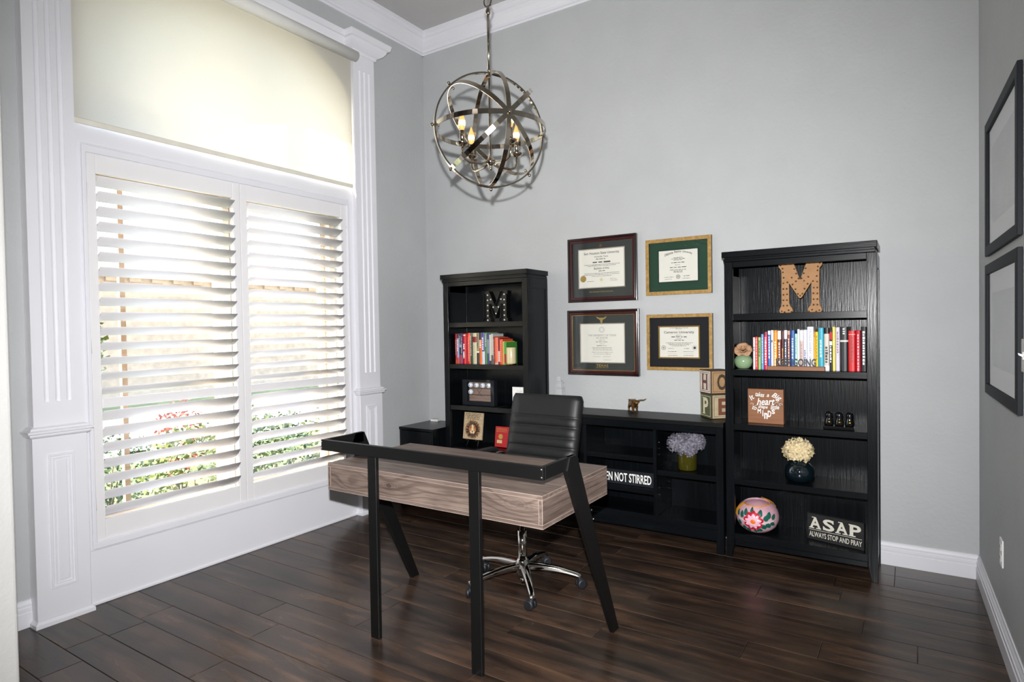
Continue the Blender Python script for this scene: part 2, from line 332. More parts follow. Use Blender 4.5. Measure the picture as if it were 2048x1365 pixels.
_TX = {}
def text_mesh(body, bold, shear, spacing):
    key = (body, bold, shear, spacing)
    if key not in _TX:
        cu = bpy.data.curves.new('lettering', 'FONT'); cu.body = body; cu.resolution_u = 3; cu.offset = bold; cu.shear = shear
        cu.space_character = spacing; cu.align_x = 'LEFT'
        o = bpy.data.objects.new('lettering', cu); COL.objects.link(o)
        me = bpy.data.meshes.new_from_object(o.evaluated_get(bpy.context.evaluated_depsgraph_get()))
        _TX[key] = ([v.co.copy() for v in me.vertices], [tuple(p.vertices) for p in me.polygons])
        bpy.data.objects.remove(o); bpy.data.curves.remove(cu); bpy.data.meshes.remove(me)
    return _TX[key]
def letters(mb, body, x0, x1, z0, z1, y, bold=0.0, shear=0.0, spacing=1.0, th=0.0):
    """lettering fitted to a box on a plane facing -Y; th = relief"""
    vs, fs = text_mesh(body, bold, shear, spacing)
    ax, bx = min(v.x for v in vs), max(v.x for v in vs); ay, by = min(v.y for v in vs), max(v.y for v in vs)
    sx = (x1 - x0) / (bx - ax); sz = (z1 - z0) / (by - ay)
    P = [(x0 + (v.x - ax) * sx, y, z0 + (v.y - ay) * sz) for v in vs]
    mb.add(P, fs)
    if th:
        n = len(P); cnt = {}
        mb.add([(p[0], p[1] + th, p[2]) for p in P], [tuple(reversed(f)) for f in fs])
        for f in fs:
            for i in range(len(f)):
                a, b = f[i], f[(i + 1) % len(f)]
                if (b, a) in cnt: del cnt[(b, a)]
                else: cnt[(a, b)] = 1
        for a, b in cnt:
            mb.add([P[a], P[b], (P[b][0], y + th, P[b][2]), (P[a][0], y + th, P[a][2])], [(0, 1, 2, 3)])
    return mb
def scrawl(mb, x0, x1, z, h, y, seed=0, gap=.25):
    """a line of print too small to read: a row of word-long dashes"""
    r = random.Random(seed); x = x0
    while x < x1 - h:
        l = min(h * r.uniform(2, 7), x1 - x); mb.box(x, x + l, y - .0003, y, z - h / 2 * r.uniform(.6, 1), z + h / 2 * r.uniform(.6, 1)); x += l + h * (gap * 4)
    return mb
def disc(mb, x, z, r, y, seg=24, wob=0.0, th=.0006):
    pts = [(x + r * (1 + wob * cos(12 * a)) * cos(a), z + r * (1 + wob * cos(12 * a)) * sin(a)) for a in [2 * pi * k / seg for k in range(seg)]]
    return mb.plate([pts], lambda a, b, d: (a, d, b), y - th, y)
def ring2(mb, x, z, r, wd, y, seg=24, th=.0006):
    o = [(x + r * cos(2 * pi * k / seg), z + r * sin(2 * pi * k / seg)) for k in range(seg)]
    i = [(x + (r - wd) * cos(2 * pi * k / seg), z + (r - wd) * sin(2 * pi * k / seg)) for k in range(seg)]
    return mb.plate([o, i[::-1]], lambda a, b, d: (a, d, b), y - th, y)
def arc(c, r, a0, a1, n): return [(c[0] + r * cos(a0 + (a1 - a0) * i / n), c[1] + r * sin(a0 + (a1 - a0) * i / n)) for i in range(n + 1)]
def rect(a0, a1, b0, b1): return [(a0, b0), (a1, b0), (a1, b1), (a0, b1)]
XZ = lambda a, b, d: (a, d, b)      # outline in x,z, thickness along y
YZ = lambda a, b, d: (d, a, b)      # outline in y,z, thickness along x
XY = lambda a, b, d: (a, b, d)

# ================================================================== THE ROOM
W_, HC, WB = 3.857, 3.925, -6.6        # width at the back wall, ceiling height, rear wall
SL = 0.03                               # the right wall opens out a little towards the viewer
def rw(y, n=0.0): return W_ - SL * y - n

# floor: hickory planks on a slab
fl = struct(MB().box(-.3, 4.25, WB - .1, .12, -.12, -.0125).build('floor', FLOORW), 'dark brown hand-scraped hardwood plank floor')
def plank(x0, x1, y0, y1):
    c = .0016; g = .0008; dz = rnd.uniform(-.0004, .0004)
    x0 += g; x1 -= g; y0 += g; y1 -= g; zt = dz; zc = zt - c
    v = [(x0, y0, -.0125), (x1, y0, -.0125), (x1, y1, -.0125), (x0, y1, -.0125), (x0, y0, zc), (x1, y0, zc), (x1, y1, zc), (x0, y1, zc),
         (x0 + c, y0 + c, zt), (x1 - c, y0 + c, zt), (x1 - c, y1 - c, zt), (x0 + c, y1 - c, zt)]
    f = [(0, 1, 5, 4), (1, 2, 6, 5), (2, 3, 7, 6), (3, 0, 4, 7), (4, 5, 9, 8), (5, 6, 10, 9), (6, 7, 11, 10), (7, 4, 8, 11), (8, 9, 10, 11)]
    MB().add(v, f).build('plank', FLOORW, fl)
PW = .163
fixed = {-1: [3.473], 0: [3.473], 1: [3.205, 1.9], 4: [3.366], 5: [3.574, 2.42], 14: [.385, 1.7], 7: [1.35, 2.95], 8: [2.35], 9: [2.0, 3.1]}
for k in range(-1, 28):
    y1 = -.18 - PW * k; y0 = y1 - PW; y1 = min(y1, 0.0); xa = 0.0 if y0 > -3.3 else -.14; xb = rw(y0)
    cuts = list(fixed.get(k, []))
    x = xa + rnd.uniform(.25, 1.5)
    while x < xb - .2:
        if all(abs(x - c) > .45 for c in cuts): cuts.append(x)
        x += rnd.uniform(.55, 1.7)
    cuts = [xa] + sorted(cuts) + [xb]
    for a, b in zip(cuts, cuts[1:]): plank(a, b, y0, y1)

struct(MB().box(-.3, 4.25, WB - .1, .12, HC, HC + .1).build('ceiling', CEIL), 'grey painted ceiling')
struct(MB().box(-.3, 4.2, 0, .12, 0, HC).build('wall_back', WALL), 'light grey textured back wall behind the bookcases')
struct(MB().plate([[(rw(.12), .12), (rw(.12) + .15, .12), (rw(WB - .1) + .15, WB - .1), (rw(WB - .1), WB - .1)]], XY, 0, HC).build('wall_right', WALL), 'light grey textured right wall with two black picture frames')
# window wall with an arched opening over a wide rectangular one
YC = -1.79
def arch_loop(y0, y1, zb, zs, zt, n=20):
    a = (y1 - y0) / 2; c = (y0 + y1) / 2
    return [(y0, zb), (y1, zb), (y1, zs)] + [(c + a * cos(pi * i / n), zs + (zt - zs) * sin(pi * i / n)) for i in range(1, n)] + [(y0, zs)]
ARCH = arch_loop(-2.66, -.92, 2.47, 3.02, 3.47)
LOWO = rect(-2.655, -.935, .33, 2.325)
struct(MB().plate([rect(-3.32, .12, -.4, HC), ARCH[::-1], LOWO[::-1]], YZ, -.30, 0).build('wall_left', WALL), 'light grey window wall with the white window surround')
# end of the wall beside the wide opening the picture was taken through, and the hall behind
struct(MB().box(-.3, .671, -3.32, -3.20, 0, HC).build('wall_front', WALLW, bev=.012, seg=3), 'white plaster wall end at the left edge of the view')
struct(MB().box(-.3, -.15, WB, -3.32, 0, HC).build('wall_hall', HALLW), 'hall wall behind the viewer, coloured darker for a dim hall')
struct(MB().box(-.3, 4.25, WB - .1, WB, 0, HC).build('wall_rear', HALLW), 'rear wall of the hall behind the viewer, coloured darker for a dim hall')

# crown moulding
CP = [(0, 3.763), (.010, 3.763), (.013, 3.775), (.026, 3.779), (.029, 3.794), (.045, 3.812), (.066, 3.845), (.073, 3.868), (.081, 3.872), (.084, 3.892), (.094, 3.900), (.097, HC), (0, HC)]
struct(MB().plate([CP], lambda a, b, d: (d, -a, b), 0, W_).build('trim_1', TRIM), 'white crown moulding along the back wall')
struct(MB().plate([CP], lambda a, b, d: (a, d, b), -3.2, 0).build('trim_2', TRIM), 'white crown moulding along the window wall')
struct(MB().plate([CP], lambda a, b, d: (rw(d, a), d, b), -3.3, 0).build('trim_3', TRIM), 'white crown moulding along the right wall')
# baseboards with ridges
BP = [(0, 0), (.017, 0), (.017, .070), (.013, .074), (.015, .084), (.015, .094), (.010, .099), (.012, .110), (.006, .122), (.006, .131), (0, .131)]
struct(MB().plate([BP], lambda a, b, d: (d, -a, b), 0, rw(0)).build('baseboard_back', TRIM), 'white ridged baseboard along the back wall')
struct(MB().plate([BP], lambda a, b, d: (rw(d, a), d, b), WB, 0).build('baseboard_right', TRIM), 'white ridged baseboard along the right wall')
bl = struct(MB().plate([BP], lambda a, b, d: (a, d, b), -3.2, -2.935).build('baseboard_left', TRIM), 'white ridged baseboard left of the window surround')
MB().plate([BP], lambda a, b, d: (a, d, b), -.645, 0).build('far_run', TRIM, bl)

# ---- white window surround: pilasters, panel, header
def pilaster(name, y0, y1, label):
    p = thing(name, label, 'trim', (0, (y0 + y1) / 2, 0)); p['kind'] = 'structure'; del p['category']
    og = p.location.copy(); xf_ = .068; yc = (y0 + y1) / 2
    # fluted shaft: three grooves
    pr = [(0, y0), (xf_, y0)]
    for k in (-1, 0, 1):
        c = yc + k * .047
        for i in range(7): a = pi * i / 6; pr.append((xf_ - .009 * sin(a), c - .0115 * cos(a)))
    pr += [(xf_, y1), (0, y1)]
    s = MB().plate([pr], XY, 1.075, 3.36); s.box(0, xf_, y0, y1, .945, 1.075).box(0, xf_, y0, y1, 3.36, 3.475)
    s.build('fluted_shaft', TRIM, p, og)
    MB().box(0, xf_ + .010, y0 - .010, y1 + .010, .03, .925).build('pedestal', TRIM, p, og, .002)
    MB().stack(0, xf_ + .010, y0 - .010, y1 + .010, [(0, .012), (.018, .012), (.026, .004), (.03, 0)]).build('shoe_mould', TRIM, p, og)
    MB().stack(0, xf_, y0, y1, [(.905, .011), (.913, .022), (.918, .024), (.925, .024), (.929, .033), (.938, .033), (.943, .020), (.952, .016), (.957, .004), (.962, 0)]).build('rail_mould', TRIM, p, og)
    MB().stack(0, xf_, y0, y1, [(3.470, 0), (3.473, .012), (3.484, .014), (3.492, .018), (3.500, .034), (3.514, .052), (3.532, .066), (3.552, .074), (3.558, .090), (3.572, .094), (3.590, .098), (3.598, .098)]).build('capital', TRIM, p, og)
    # raised panel on the pedestal: mitred bead and inner field
    f = xf_ + .010; ya, yb, za, zb = yc - .055, yc + .055, .17, .822
    for (e, h, wd) in ((0, .007, .011), (.018, .0045, .006)):
        MB().plate([rect(ya + e, yb - e, za + e, zb - e), rect(ya + e + wd, yb - e - wd, za + e + wd, zb - e - wd)[::-1]], YZ, f - .001, f + h).build('panel_bead', TRIM, p, og, .0012)
    MB().box(f - .001, f + .003, ya + .032, yb - .032, za + .032, zb - .032).build('raised_field', TRIM, p, og, .002)
    return p
pilaster('trim_4', -2.925, -2.715, 'white fluted pilaster at the near end of the window, left in the view')
pilaster('trim_5', -.865, -.655, 'white fluted pilaster at the far end of the window, by the room corner')
pan = struct(MB().plate([rect(-2.715, -.865, .0, 2.47), LOWO[::-1]], YZ, .0, .028).build('trim_6', TRIM), 'white flat panelling around the shutters')
MB().box(.028, .036, -2.70, -.872, 0, .016).build('shoe_mould', TRIM, pan, (0, 0, 0), .003)
cs = [rect(-2.676, -.914, .292, 2.366), rect(-2.657, -.933, .3275, 2.3275)[::-1]]
MB().plate(cs, YZ, .028, .044).build('casing', TRIM, pan, (0, 0, 0), .003)
MB().plate([rect(-2.684, -.906, .284, 2.374), rect(-2.676, -.914, .292, 2.366)[::-1]], YZ, .028, .036).build('casing_bead', TRIM, pan, (0, 0, 0), .003)
HP = [(0, 3.46), (.03, 3.46), (.03, 3.495), (.034, 3.506), (.046, 3.522), (.060, 3.545), (.066, 3.556), (.078, 3.560), (.082, 3.578), (.088, 3.596), (0, 3.596)]
struct(MB().plate([HP], lambda a, b, d: (a, d, b), -2.715, -.865).build('trim_7', TRIM), 'white cornice over the roller shade')
MB().plate([rect(-2.715, -.865, 2.46, 3.47), ARCH[::-1]], YZ, 0, .012).build('arch_board', TRIM, pan)

# ---- window frames and panes (almond frame set deep in the wall)
ALMOND = mat('almond_frame', (206, 190, 172), .5, var=.03)
wn = thing('window_1', 'wide two-light window in almond frames behind the shutters', 'window', (-.18, YC, .33)); wn['kind'] = 'structure'; del wn['category']
og = wn.location.copy()
for nm, y0, y1 in (('frame', -2.655, -1.745), ('frame', -1.835, -.935)):
    MB().plate([rect(y0, y1, .33, 2.325), rect(y0 + .05, y1 - .05, .38, 2.275)[::-1]], YZ, -.24, -.10).build('frame', ALMOND, wn, og, .003)
    sa = MB().plate([rect(y0 + .05, y1 - .05, .38, 2.275), rect(y0 + .085, y1 - .085, .415, 2.24)[::-1]], YZ, -.215, -.16).build('sash', ALMOND, wn, og, .003)
    MB().box(-.190, -.186, y0 + .085, y1 - .085, .415, 2.24).build('pane', PANE, sa, og)
wa = thing('window_2', 'arched window behind the lowered roller shade', 'window', (-.18, YC, 2.47)); wa['kind'] = 'structure'; del wa['category']
og = wa.location.copy(); A2 = arch_loop(-2.61, -.97, 2.52, 3.0, 3.42)
MB().plate([ARCH, A2[::-1]], YZ, -.24, -.14).build('frame', ALMOND, wa, og)
MB().plate([A2], YZ, -.19, -.186).build('pane', PANE, wa, og)
box('mullion', ALMOND, wa, og, -.23, -.15, YC - .02, YC + .02, 2.52, 3.42)

# ---- plantation shutters
LTOP, LMID, LBOT = 2.232, (1.012, 1.062), .432
def shutter(y0, y1, label, hy):
    t = thing('plantation_shutter', label, 'shutter', (.014, (y0 + y1) / 2, .3295)); og = t.location.copy(); sw = .046
    for a, b in ((y0, y0 + sw), (y1 - sw, y1)):
        MB().box(0, .028, a, b, .3295, 2.3255).build('stile', SHUT, t, og, .003, seg=2)
    for nm, a, b in (('bottom_rail', .3295, LBOT), ('divider_rail', *LMID), ('top_rail', LTOP, 2.3255)):
        MB().box(.001, .027, y0 + sw, y1 - sw, a, b).build(nm, SHUT, t, og, .0025, seg=2)
    ly = (y1 - y0) / 2 - sw - .002; c = 10
    ell = [(.0445 * cos(2 * pi * i / 16), .0058 * sin(2 * pi * i / 16)) for i in range(16)]
    me = None
    for za, zb, n, tilt in ((LMID[1], LTOP, 15, -29), (LBOT, LMID[0], 7, -44)):
        for i in range(n):
            z = za + (zb - za) * (i + .5) / n
            if me is None:
                o = MB().plate([ell], lambda a, b, d: (a, d, b), -ly, ly).build('louver', SHUT, t); me = o.data
                for p in me.polygons: p.use_smooth = len(p.vertices) == 4
            else:
                o = bpy.data.objects.new('louver', me); COL.objects.link(o); o.parent = t
            o.location = (0, 0, z - og.z); o.rotation_euler = (0, R(tilt), 0)
    for z in (.52, 1.33, 2.14):
        MB().tube([(.031, hy, z - .032), (.031, hy, z + .032)], .004, 8).build('hinge', SHUT, t, og)
    return t
shutter(-2.654, -1.7965, 'white plantation shutter on the left half of the window', -2.655)
shutter(-1.7935, -.936, 'white plantation shutter on the right half of the window, nearest the corner', -.935)

# ---- roller shade
t = thing('roller_shade', 'cream roller shade lowered over the arched window', 'shade', (.05, YC, 2.462)); og = t.location.copy()
MB().box(.0490, .0500, -2.708, -.874, 2.475, 3.45).build('shade_cloth', SHADE, t, og)
MB().tube([(.075, -2.712, 3.445), (.075, -.845, 3.445)], .040, 20).build('roller_tube', mat('shade_roll', (236, 235, 229), .7, var=.02), t, og)
MB().box(.045, .054, -2.708, -.874, 2.462, 2.490).build('hem_bar', mat('shade_hem', (222, 218, 205), .6), t, og, .003)

# ---- fill lamp added behind the viewer, unseen, for ambient light in the room
t = thing('added_fill_lamp', 'round fill lamp added on the hall ceiling, unseen behind the viewer', 'lamp', (2.3, -5.3, HC)); og = t.location.copy()
MB().lathe([(.17, 0), (.17, -.02), (.15, -.03), (1e-6, -.03)], og).build('base', WHITEP, t, og)
MB().lathe([(.14, -.03), (.13, -.07), (.09, -.10), (1e-6, -.11)], og).build('dome', emit('fill_lamp_glow', (1, .95, .88), .8), t, og)
hl = lamp('hall_fill_light', 'POINT', (2.3, -5.3, HC - .22), 12.0, (1.0, .95, .88), .12); 

# ================================================================== OUTSIDE
GRASS = mat('lawn_grass', (84, 98, 54), .9, var=.4, scale=(3, 3, 3), bump=.6, bscale=(80, 80, 80), bdist=.02)
CONC = mat('driveway_concrete', (196, 190, 180), .9, var=.06, scale=(2, 2, 2))
BRICK = mat('pale_brick', (176, 150, 128), .9, var=.15, scale=(6, 6, 6))
struct(MB().box(-40, -.3, -45, 40, -.5, -.4).build('ground', GRASS), 'green lawn outside the window')
struct(MB().box(-11, -5.6, -45, 40, -.4, -.385).build('driveway', CONC), 'pale concrete drive outside the window')
def leaf_ball(name, label, c, rx, ry, rz, n, cols, cat='shrub', ls=.05, group=None, seed=1):
    r = random.Random(seed); t = thing(name, label, cat, (c[0], c[1], -.4), 0, group); og = t.location.copy()
    mb = MB()
    for i in range(n):
        u = Vector((r.gauss(0, 1), r.gauss(0, 1), r.gauss(0, 1))).normalized(); q = r.uniform(.6, 1.0)
        p = Vector((c[0] + u.x * rx * q, c[1] + u.y * ry * q, max(-.36, c[2] + u.z * rz * q)))
        a = Vector((r.uniform(-1, 1), r.uniform(-1, 1), r.uniform(-.6, 1))).normalized(); b = a.orthogonal().normalized()
        b = Quaternion(a, r.uniform(0, 6.28)) @ b; l = ls * r.uniform(.7, 1.4)
        mb.add([p, p + a * l * .5 + b * l * .3, p + a * l, p + a * l * .5 - b * l * .3], [(0, 1, 2, 3)])
    o = mb.build('foliage', cols, t, og, kind='stuff')
    st = MB()
    for k in range(5):
        a = k * 1.26; st.tube([(c[0] + .03 * cos(a), c[1] + .03 * sin(a), -.4), (c[0] + rx * .5 * cos(a), c[1] + ry * .5 * sin(a), c[2])], [.012, .006], 6)
    st.build('stem', mat('bark', (96, 76, 58), .9, var=.2), t, og)
    return t
LEAFY = mat('leaf_yellow_green', (94, 104, 46), .6, var=.35, scale=(20, 20, 20)); LEAFG = mat('leaf_green', (56, 74, 42), .6, var=.35, scale=(20, 20, 20))
LEAFB = mat('leaf_blue_green', (52, 64, 57), .6, var=.3, scale=(20, 20, 20)); LEAFR = mat('leaf_red', (150, 54, 40), .6, var=.25, scale=(20, 20, 20))
SH = [('grey-green shrub low outside the near end of the left shutter', (-.88, -2.02, -.16), .34, .44, .36, LEAFB, 1500), ('grey-green shrub low outside the middle of the left shutter', (-.98, -1.12, -.16), .36, .42, .38, LEAFB, 1500),
      ('green shrub outside the middle of the window', (-1.0, -.26, -.12), .38, .40, .42, LEAFG, 1500), ('pale green shrub outside the right shutter', (-1.05, .58, -.12), .40, .40, .42, LEAFY, 1200),
      ('yellow-green shrub in the second row outside the left shutter', (-2.0, -1.0, .08), .50, .44, .52, LEAFY, 1600), ('green shrub in the second row left of the red-leaved one', (-2.1, -.05, .1), .48, .46, .52, LEAFG, 1600),
      ('yellow-green shrub in the second row outside the right shutter', (-2.2, .95, .08), .5, .5, .52, LEAFY, 1500), ('tall red-leaved shrub in the back row of the bed', (-3.3, -.40, .22), .26, .24, .48, LEAFR, 800),
      ('light green bush right of the red-leaved shrub in the back row', (-3.3, .45, .06), .5, .55, .44, LEAFY, 1400), ('green bush left of the red-leaved shrub in the back row', (-3.2, -1.2, .04), .5, .5, .42, LEAFG, 1400)]
for i, (lb, c, rx, ry, rz, m_, n_) in enumerate(SH): leaf_ball('garden_shrub', lb, c, rx, ry, rz, n_, m_, group='shrubs in the bed outside the window', seed=i + 1)
leaf_ball('garden_tree', 'small leafy green tree at the left edge of the left shutter', (-5.0, -.70, 1.25), .30, .30, .55, 700, LEAFY, 'tree', .08, seed=18)
PO = mat('post_brown', (146, 116, 90), .7, var=.15)
t = thing('porch_post', 'slim brown porch post outside the left shutter', 'post', (-1.48, -1.81, -.4)); og = t.location.copy()
box('shaft', PO, t, og, -1.50, -1.46, -1.83, -1.79, -.38, 3.9); box('base', PO, t, og, -1.53, -1.43, -1.86, -1.76, -.4, -.30)
t = thing('neighbor_house', 'pale brick neighbouring house with tan eaves across the drive', 'house', (-15, 6, -.4)); og = t.location.copy()
box('brick_wall', BRICK, t, og, -19, -14.6, -6, 18, -.4, 3.1)
MB().plate([[(-20, 3.3), (-14.1, 3.3), (-14.1, 3.42), (-17, 5.4), (-20, 5.4)]], lambda a, b, d: (a, d, b), -6.6, 18.6).build('roof', mat('shingle', (196, 180, 158), .9, var=.1, scale=(4, 4, 4)), t, og)
box('fascia', mat('fascia_tan', (200, 172, 136), .7), t, og, -14.14, -14.06, -6.6, 18.6, 3.10, 3.46)
for k in range(40): box('dentil', BRICK, t, og, -14.6, -14.5, -5.8 + k * .6, -5.5 + k * .6, 2.86, 3.1)

# ================================================================== FURNITURE
def bookcase(label, x0, x1, yf, yb, cap, shelves):
    """espresso bookcase: posts, panelled sides, stepped cap, fixed shelves"""
    t = thing('bookcase', label, 'bookcase', ((x0 + x1) / 2, (yf + yb) / 2, 0)); og = t.location.copy(); pw, pt = .048, .030
    for s, xa, xb in ((-1, x0, x0 + pw), (1, x1 - pw, x1)):
        # front post tapering to a foot
        inn = xb if s < 0 else xa; out = xa if s < 0 else xb; k = .018 if s < 0 else -.018
        MB().plate([[(out, 0), (inn - k, 0), (inn, .10), (inn, 1.765), (out, 1.765)] if s < 0 else [(inn - k, 0), (out, 0), (out, 1.765), (inn, 1.765), (inn, .10)]], XZ, yf, yf + pt).build('front_post', BLACKW, t, og, .002)
        box('rear_post', BLACKW, t, og, xa if s < 0 else x1 - .03, x0 + .03 if s < 0 else xb, yb - .03, yb, 0, 1.765)
        xs = x0 + .006 if s < 0 else x1 - .022
        box('side_panel', BLACKW, t, og, xs, xs + .016, yf + pt, yb - .03, .08, 1.765, .001)
        box('side_rail', BLACKH, t, og, xs - .006 if s < 0 else xs, xs + .016 if s < 0 else xs + .022, yf + pt, yb - .03, 1.69, 1.765, .001)
    for a in (0, 1):   # back made of two boards with a seam
        xm = x0 + .03 + (x1 - x0 - .06) * .5
        box('back_board', BLACKW, t, og, (x0 + .03, xm)[a], (xm, x1 - .03)[a], yb - .016, yb - .008, .08, 1.765, .001)
    for z0, z1 in shelves:
        box('shelf', BLACKH, t, og, x0 + .022, x1 - .022, yf + .006, yb - .017, z0, z1, .0015)
    box('apron', BLACKH, t, og, x0 + pw, x1 - pw, yf + .004, yf + .022, .075, shelves[-1][0] - .0005)
    box('top_rail', BLACKH, t, og, x0 + pw, x1 - pw, yf + .004, yf + .024, 1.732, 1.765)
    a, b, c = cap
    MB().box(a + .008, b - .008, yf - .004, yb, 1.765, 1.782).build('cap_moulding', BLACKH, t, og, .003, seg=2)
    MB().box(a, b, yf - c, yb, 1.790, 1.826).build('top_cap', BLACKH, t, og, .003, seg=2)
    MB().box(a + .014, b - .014, yf - .002, yb, 1.782, 1.790).build('cap_shadow_strip', BLACKH, t, og)
    return t
LSH = [(1.408, 1.446), (1.083, 1.119), (.757, .794), (.425, .462), (.10, .14)]
RSH = [(1.418, 1.456), (1.090, 1.126), (.766, .802), (.440, .474), (.105, .145)]
bookcase('black wood bookcase beside the corner cube, with the black letter M', .423, 1.212, -.30, -.004, (.405, 1.219, .014), LSH)
bookcase('black wood bookcase at the right with the tan letter M', 2.616, 3.402, -.340, -.030, (2.604, 3.405, .012), RSH)

# low console between them
t = thing('console', 'low black open console between the two bookcases', 'cabinet', (1.91, -.17, 0)); og = t.location.copy()
cx0, cx1, cy0, cy1 = 1.232, 2.600, -.335, -.02
MB().box(cx0 - .004, cx1 + .004, cy0 - .012, cy1, .772, .800).build('worktop', mat('console_top', (13, 14, 15), .42, spec=.2, var=.2, scale=(3, 60, 60), bump=.15, bscale=(9, 170, 170), bdist=.001), t, og, .004, seg=2)
for a, b in ((cx0, cx0 + .045), (cx1 - .045, cx1)):
    MB().box(a, b, cy0, cy0 + .03, 0, .772).build('post', BLACKW, t, og, .002)
    box('rear_post', BLACKW, t, og, a, b, cy1 - .03, cy1, 0, .772)
    box('side_panel', BLACKW, t, og, (a + b) / 2 - .008, (a + b) / 2 + .008, cy0 + .03, cy1 - .03, .08, .772)
box('top_rail', BLACKH, t, og, cx0 + .045, cx1 - .045, cy0 + .004, cy0 + .022, .728, .772)
box('back_board', BLACKW, t, og, cx0 + .03, cx1 - .03, cy1 - .012, cy1 - .004, .08, .772)
box('bottom_shelf', BLACKH, t, og, cx0 + .03, cx1 - .03, cy0 + .006, cy1 - .013, .140, .172)
box('apron', BLACKH, t, og, cx0 + .045, cx1 - .045, cy0 + .004, cy0 + .022, .075, .1395)
for x in (1.662, 2.158): box('divider', BLACKW, t, og, x, x + .022, cy0 + .004, cy1 - .013, .1725, .7275)
for a, b, z in ((1.26, 1.661, .43), (1.685, 2.157, .512), (1.685, 2.157, .303), (2.181, 2.572, .436)):
    box('shelf', BLACKH, t, og, a, b, cy0 + .008, cy1 - .013, z, z + .033)
# shelf-pin holes show as bright pins
PIN = MB()
for z in (.30, .345, .56, .60, .64): PIN.tube([(2.1805, -.28, z), (2.1835, -.28, z)], .004, 8); PIN.tube([(2.1805, -.09, z), (2.1835, -.09, z)], .004, 8)
PIN.build('shelf_pin', STEEL, t, og)

# small cube cabinet in the corner
t = thing('cube_cabinet', 'low black cube cabinet in the room corner', 'cabinet', (.215, -.22, 0)); og = t.location.copy()
MB().box(.038, .398, -.428, -.008, .585, .607).build('top', BLACKH, t, og, .002)
box('side_panel', BLACKW, t, og, .042, .060, -.424, -.012, 0, .585); box('side_panel', BLACKW, t, og, .376, .394, -.424, -.012, 0, .585)
box('door', BLACKW, t, og, .062, .374, -.426, -.408, .03, .581, .002); box('plinth', BLACKH, t, og, .061, .375, -.40, -.03, 0, .03); box('back_board', BLACKW, t, og, .061, .375, -.022, -.012, .03, .584)
t = thing('white_sensor', 'small flat white box on the corner cube cabinet', 'device', (.115, -.06, .607), R(12))
MB().box(-.034, .034, -.026, .026, 0, .018).build('case', WHITEP, t, bev=.004, seg=3); MB().box(-.030, .030, -.022, .022, .018, .0195).build('lid', mat('lilac_lid', (186, 184, 196), .4), t, bev=.002)
MB().tube([(.02, -.0262, .009), (.02, -.027, .009)], .003, 8).build('button', PLASTIC, t)

# ---- desk
t = thing('desk', 'grey barnwood desk with a black metal frame in the middle of the room', 'desk', (1.80, -1.85, 0)); og = t.location.copy()
dx0, dx1, dy0, dy1, dz0, dz1 = 1.202, 2.396, -2.140, -1.560, .632, .761
MB().box(dx0, dx1, dy0, dy1, dz1 - .018, dz1).build('desktop', BARNX, t, og, .0012)
MB().box(dx0, dx1, dy0, dy1, dz0, dz0 + .018).build('bottom_board', BARNX, t, og, .0012)
for a, b in ((dx0, dx0 + .018), (dx1 - .018, dx1)): MB().box(a, b, dy0 + .0005, dy1, dz0 + .018, dz1 - .018).build('side_board', BARNY, t, og, .0012)
MB().box(dx0 + .018, dx1 - .018, dy0 + .004, dy0 + .02, dz0 + .018, dz1 - .018).build('front_panel', BARNX, t, og)
for k in (0, 1):
    a = dx0 + .02 + k * .579; d = MB().box(a, a + .575, dy1 - .018, dy1 - .002, dz0 + .02, dz1 - .02).build('drawer_front', BARNX, t, og, .001)
    MB().box(a + .22, a + .36, dy1 - .002, dy1 + .008, .690, .702).build('drawer_pull', METALB, d, og, .002)
EDGE = mat('edge_band', (150, 134, 124), .5, var=.12, scale=(30, 30, 30))
for z in (dz0 + .0006, dz0 + .0155, dz1 - .018, dz1 - .0026):
    MB().box(dx0 + .001, dx1 - .001, dy0 - .0006, dy0 + .002, z, z + .0020).build('edge_band', EDGE, t, og); MB().box(dx1 - .002, dx1 + .0006, dy0 + .001, dy1 - .001, z, z + .0020).build('edge_band', EDGE, t, og)
for x in (dx0 + .0006, dx0 + .0160, dx1 - .018, dx1 - .0026): MB().box(x, x + .0020, dy0 - .0006, dy0 + .002, dz0 + .0180, dz1 - .0180).build('edge_band', EDGE, t, og)
# frame
ry0, ry1, rz0, rz1 = -2.165, -2.145, .825, .876
MB().box(1.186, 2.414, ry0, ry1, rz0, rz1).build('front_rail', METALB, t, og, .0015)
for x in (1.186, 2.398):
    MB().box(x, x + .016, ry1, -1.905, rz0, rz1).build('side_rail', METALB, t, og, .0015)
    lx0 = 1.180 if x < 2 else 2.398
    MB().plate([[(-1.985, rz0), (-1.960, rz1), (-1.900, rz1), (-1.885, rz0 + .02), (-1.505, 0), (-1.562, 0)]], YZ, lx0, lx0 + .022).build('slanted_leg', METALB, t, og, .0015)
for x in (1.495, 2.065):
    MB().box(x, x + .052, -2.163, -2.143, 0, rz0).build('front_leg', METALB, t, og, .0015)
bt = [(2.4085, ry0, .866, 1), (2.4085, ry0, .836, 1), (1.192, ry0, .866, 1), (1.192, ry0, .836, 1)]
for x, y, z, k in bt: MB().ball((x, y - .001, z), .0045, 10, 5, (1, .6, 1)).build('bolt', STEEL, t, og)
for y, z in ((-1.775, .618), (-1.757, .575)): MB().ball((2.421, y, z), .0045, 10, 5, (.6, 1, 1)).build('bolt', STEEL, t, og)
MB().ball((2.392, -1.842, .627), .006, 10, 5).build('bolt', STEEL, t, og)

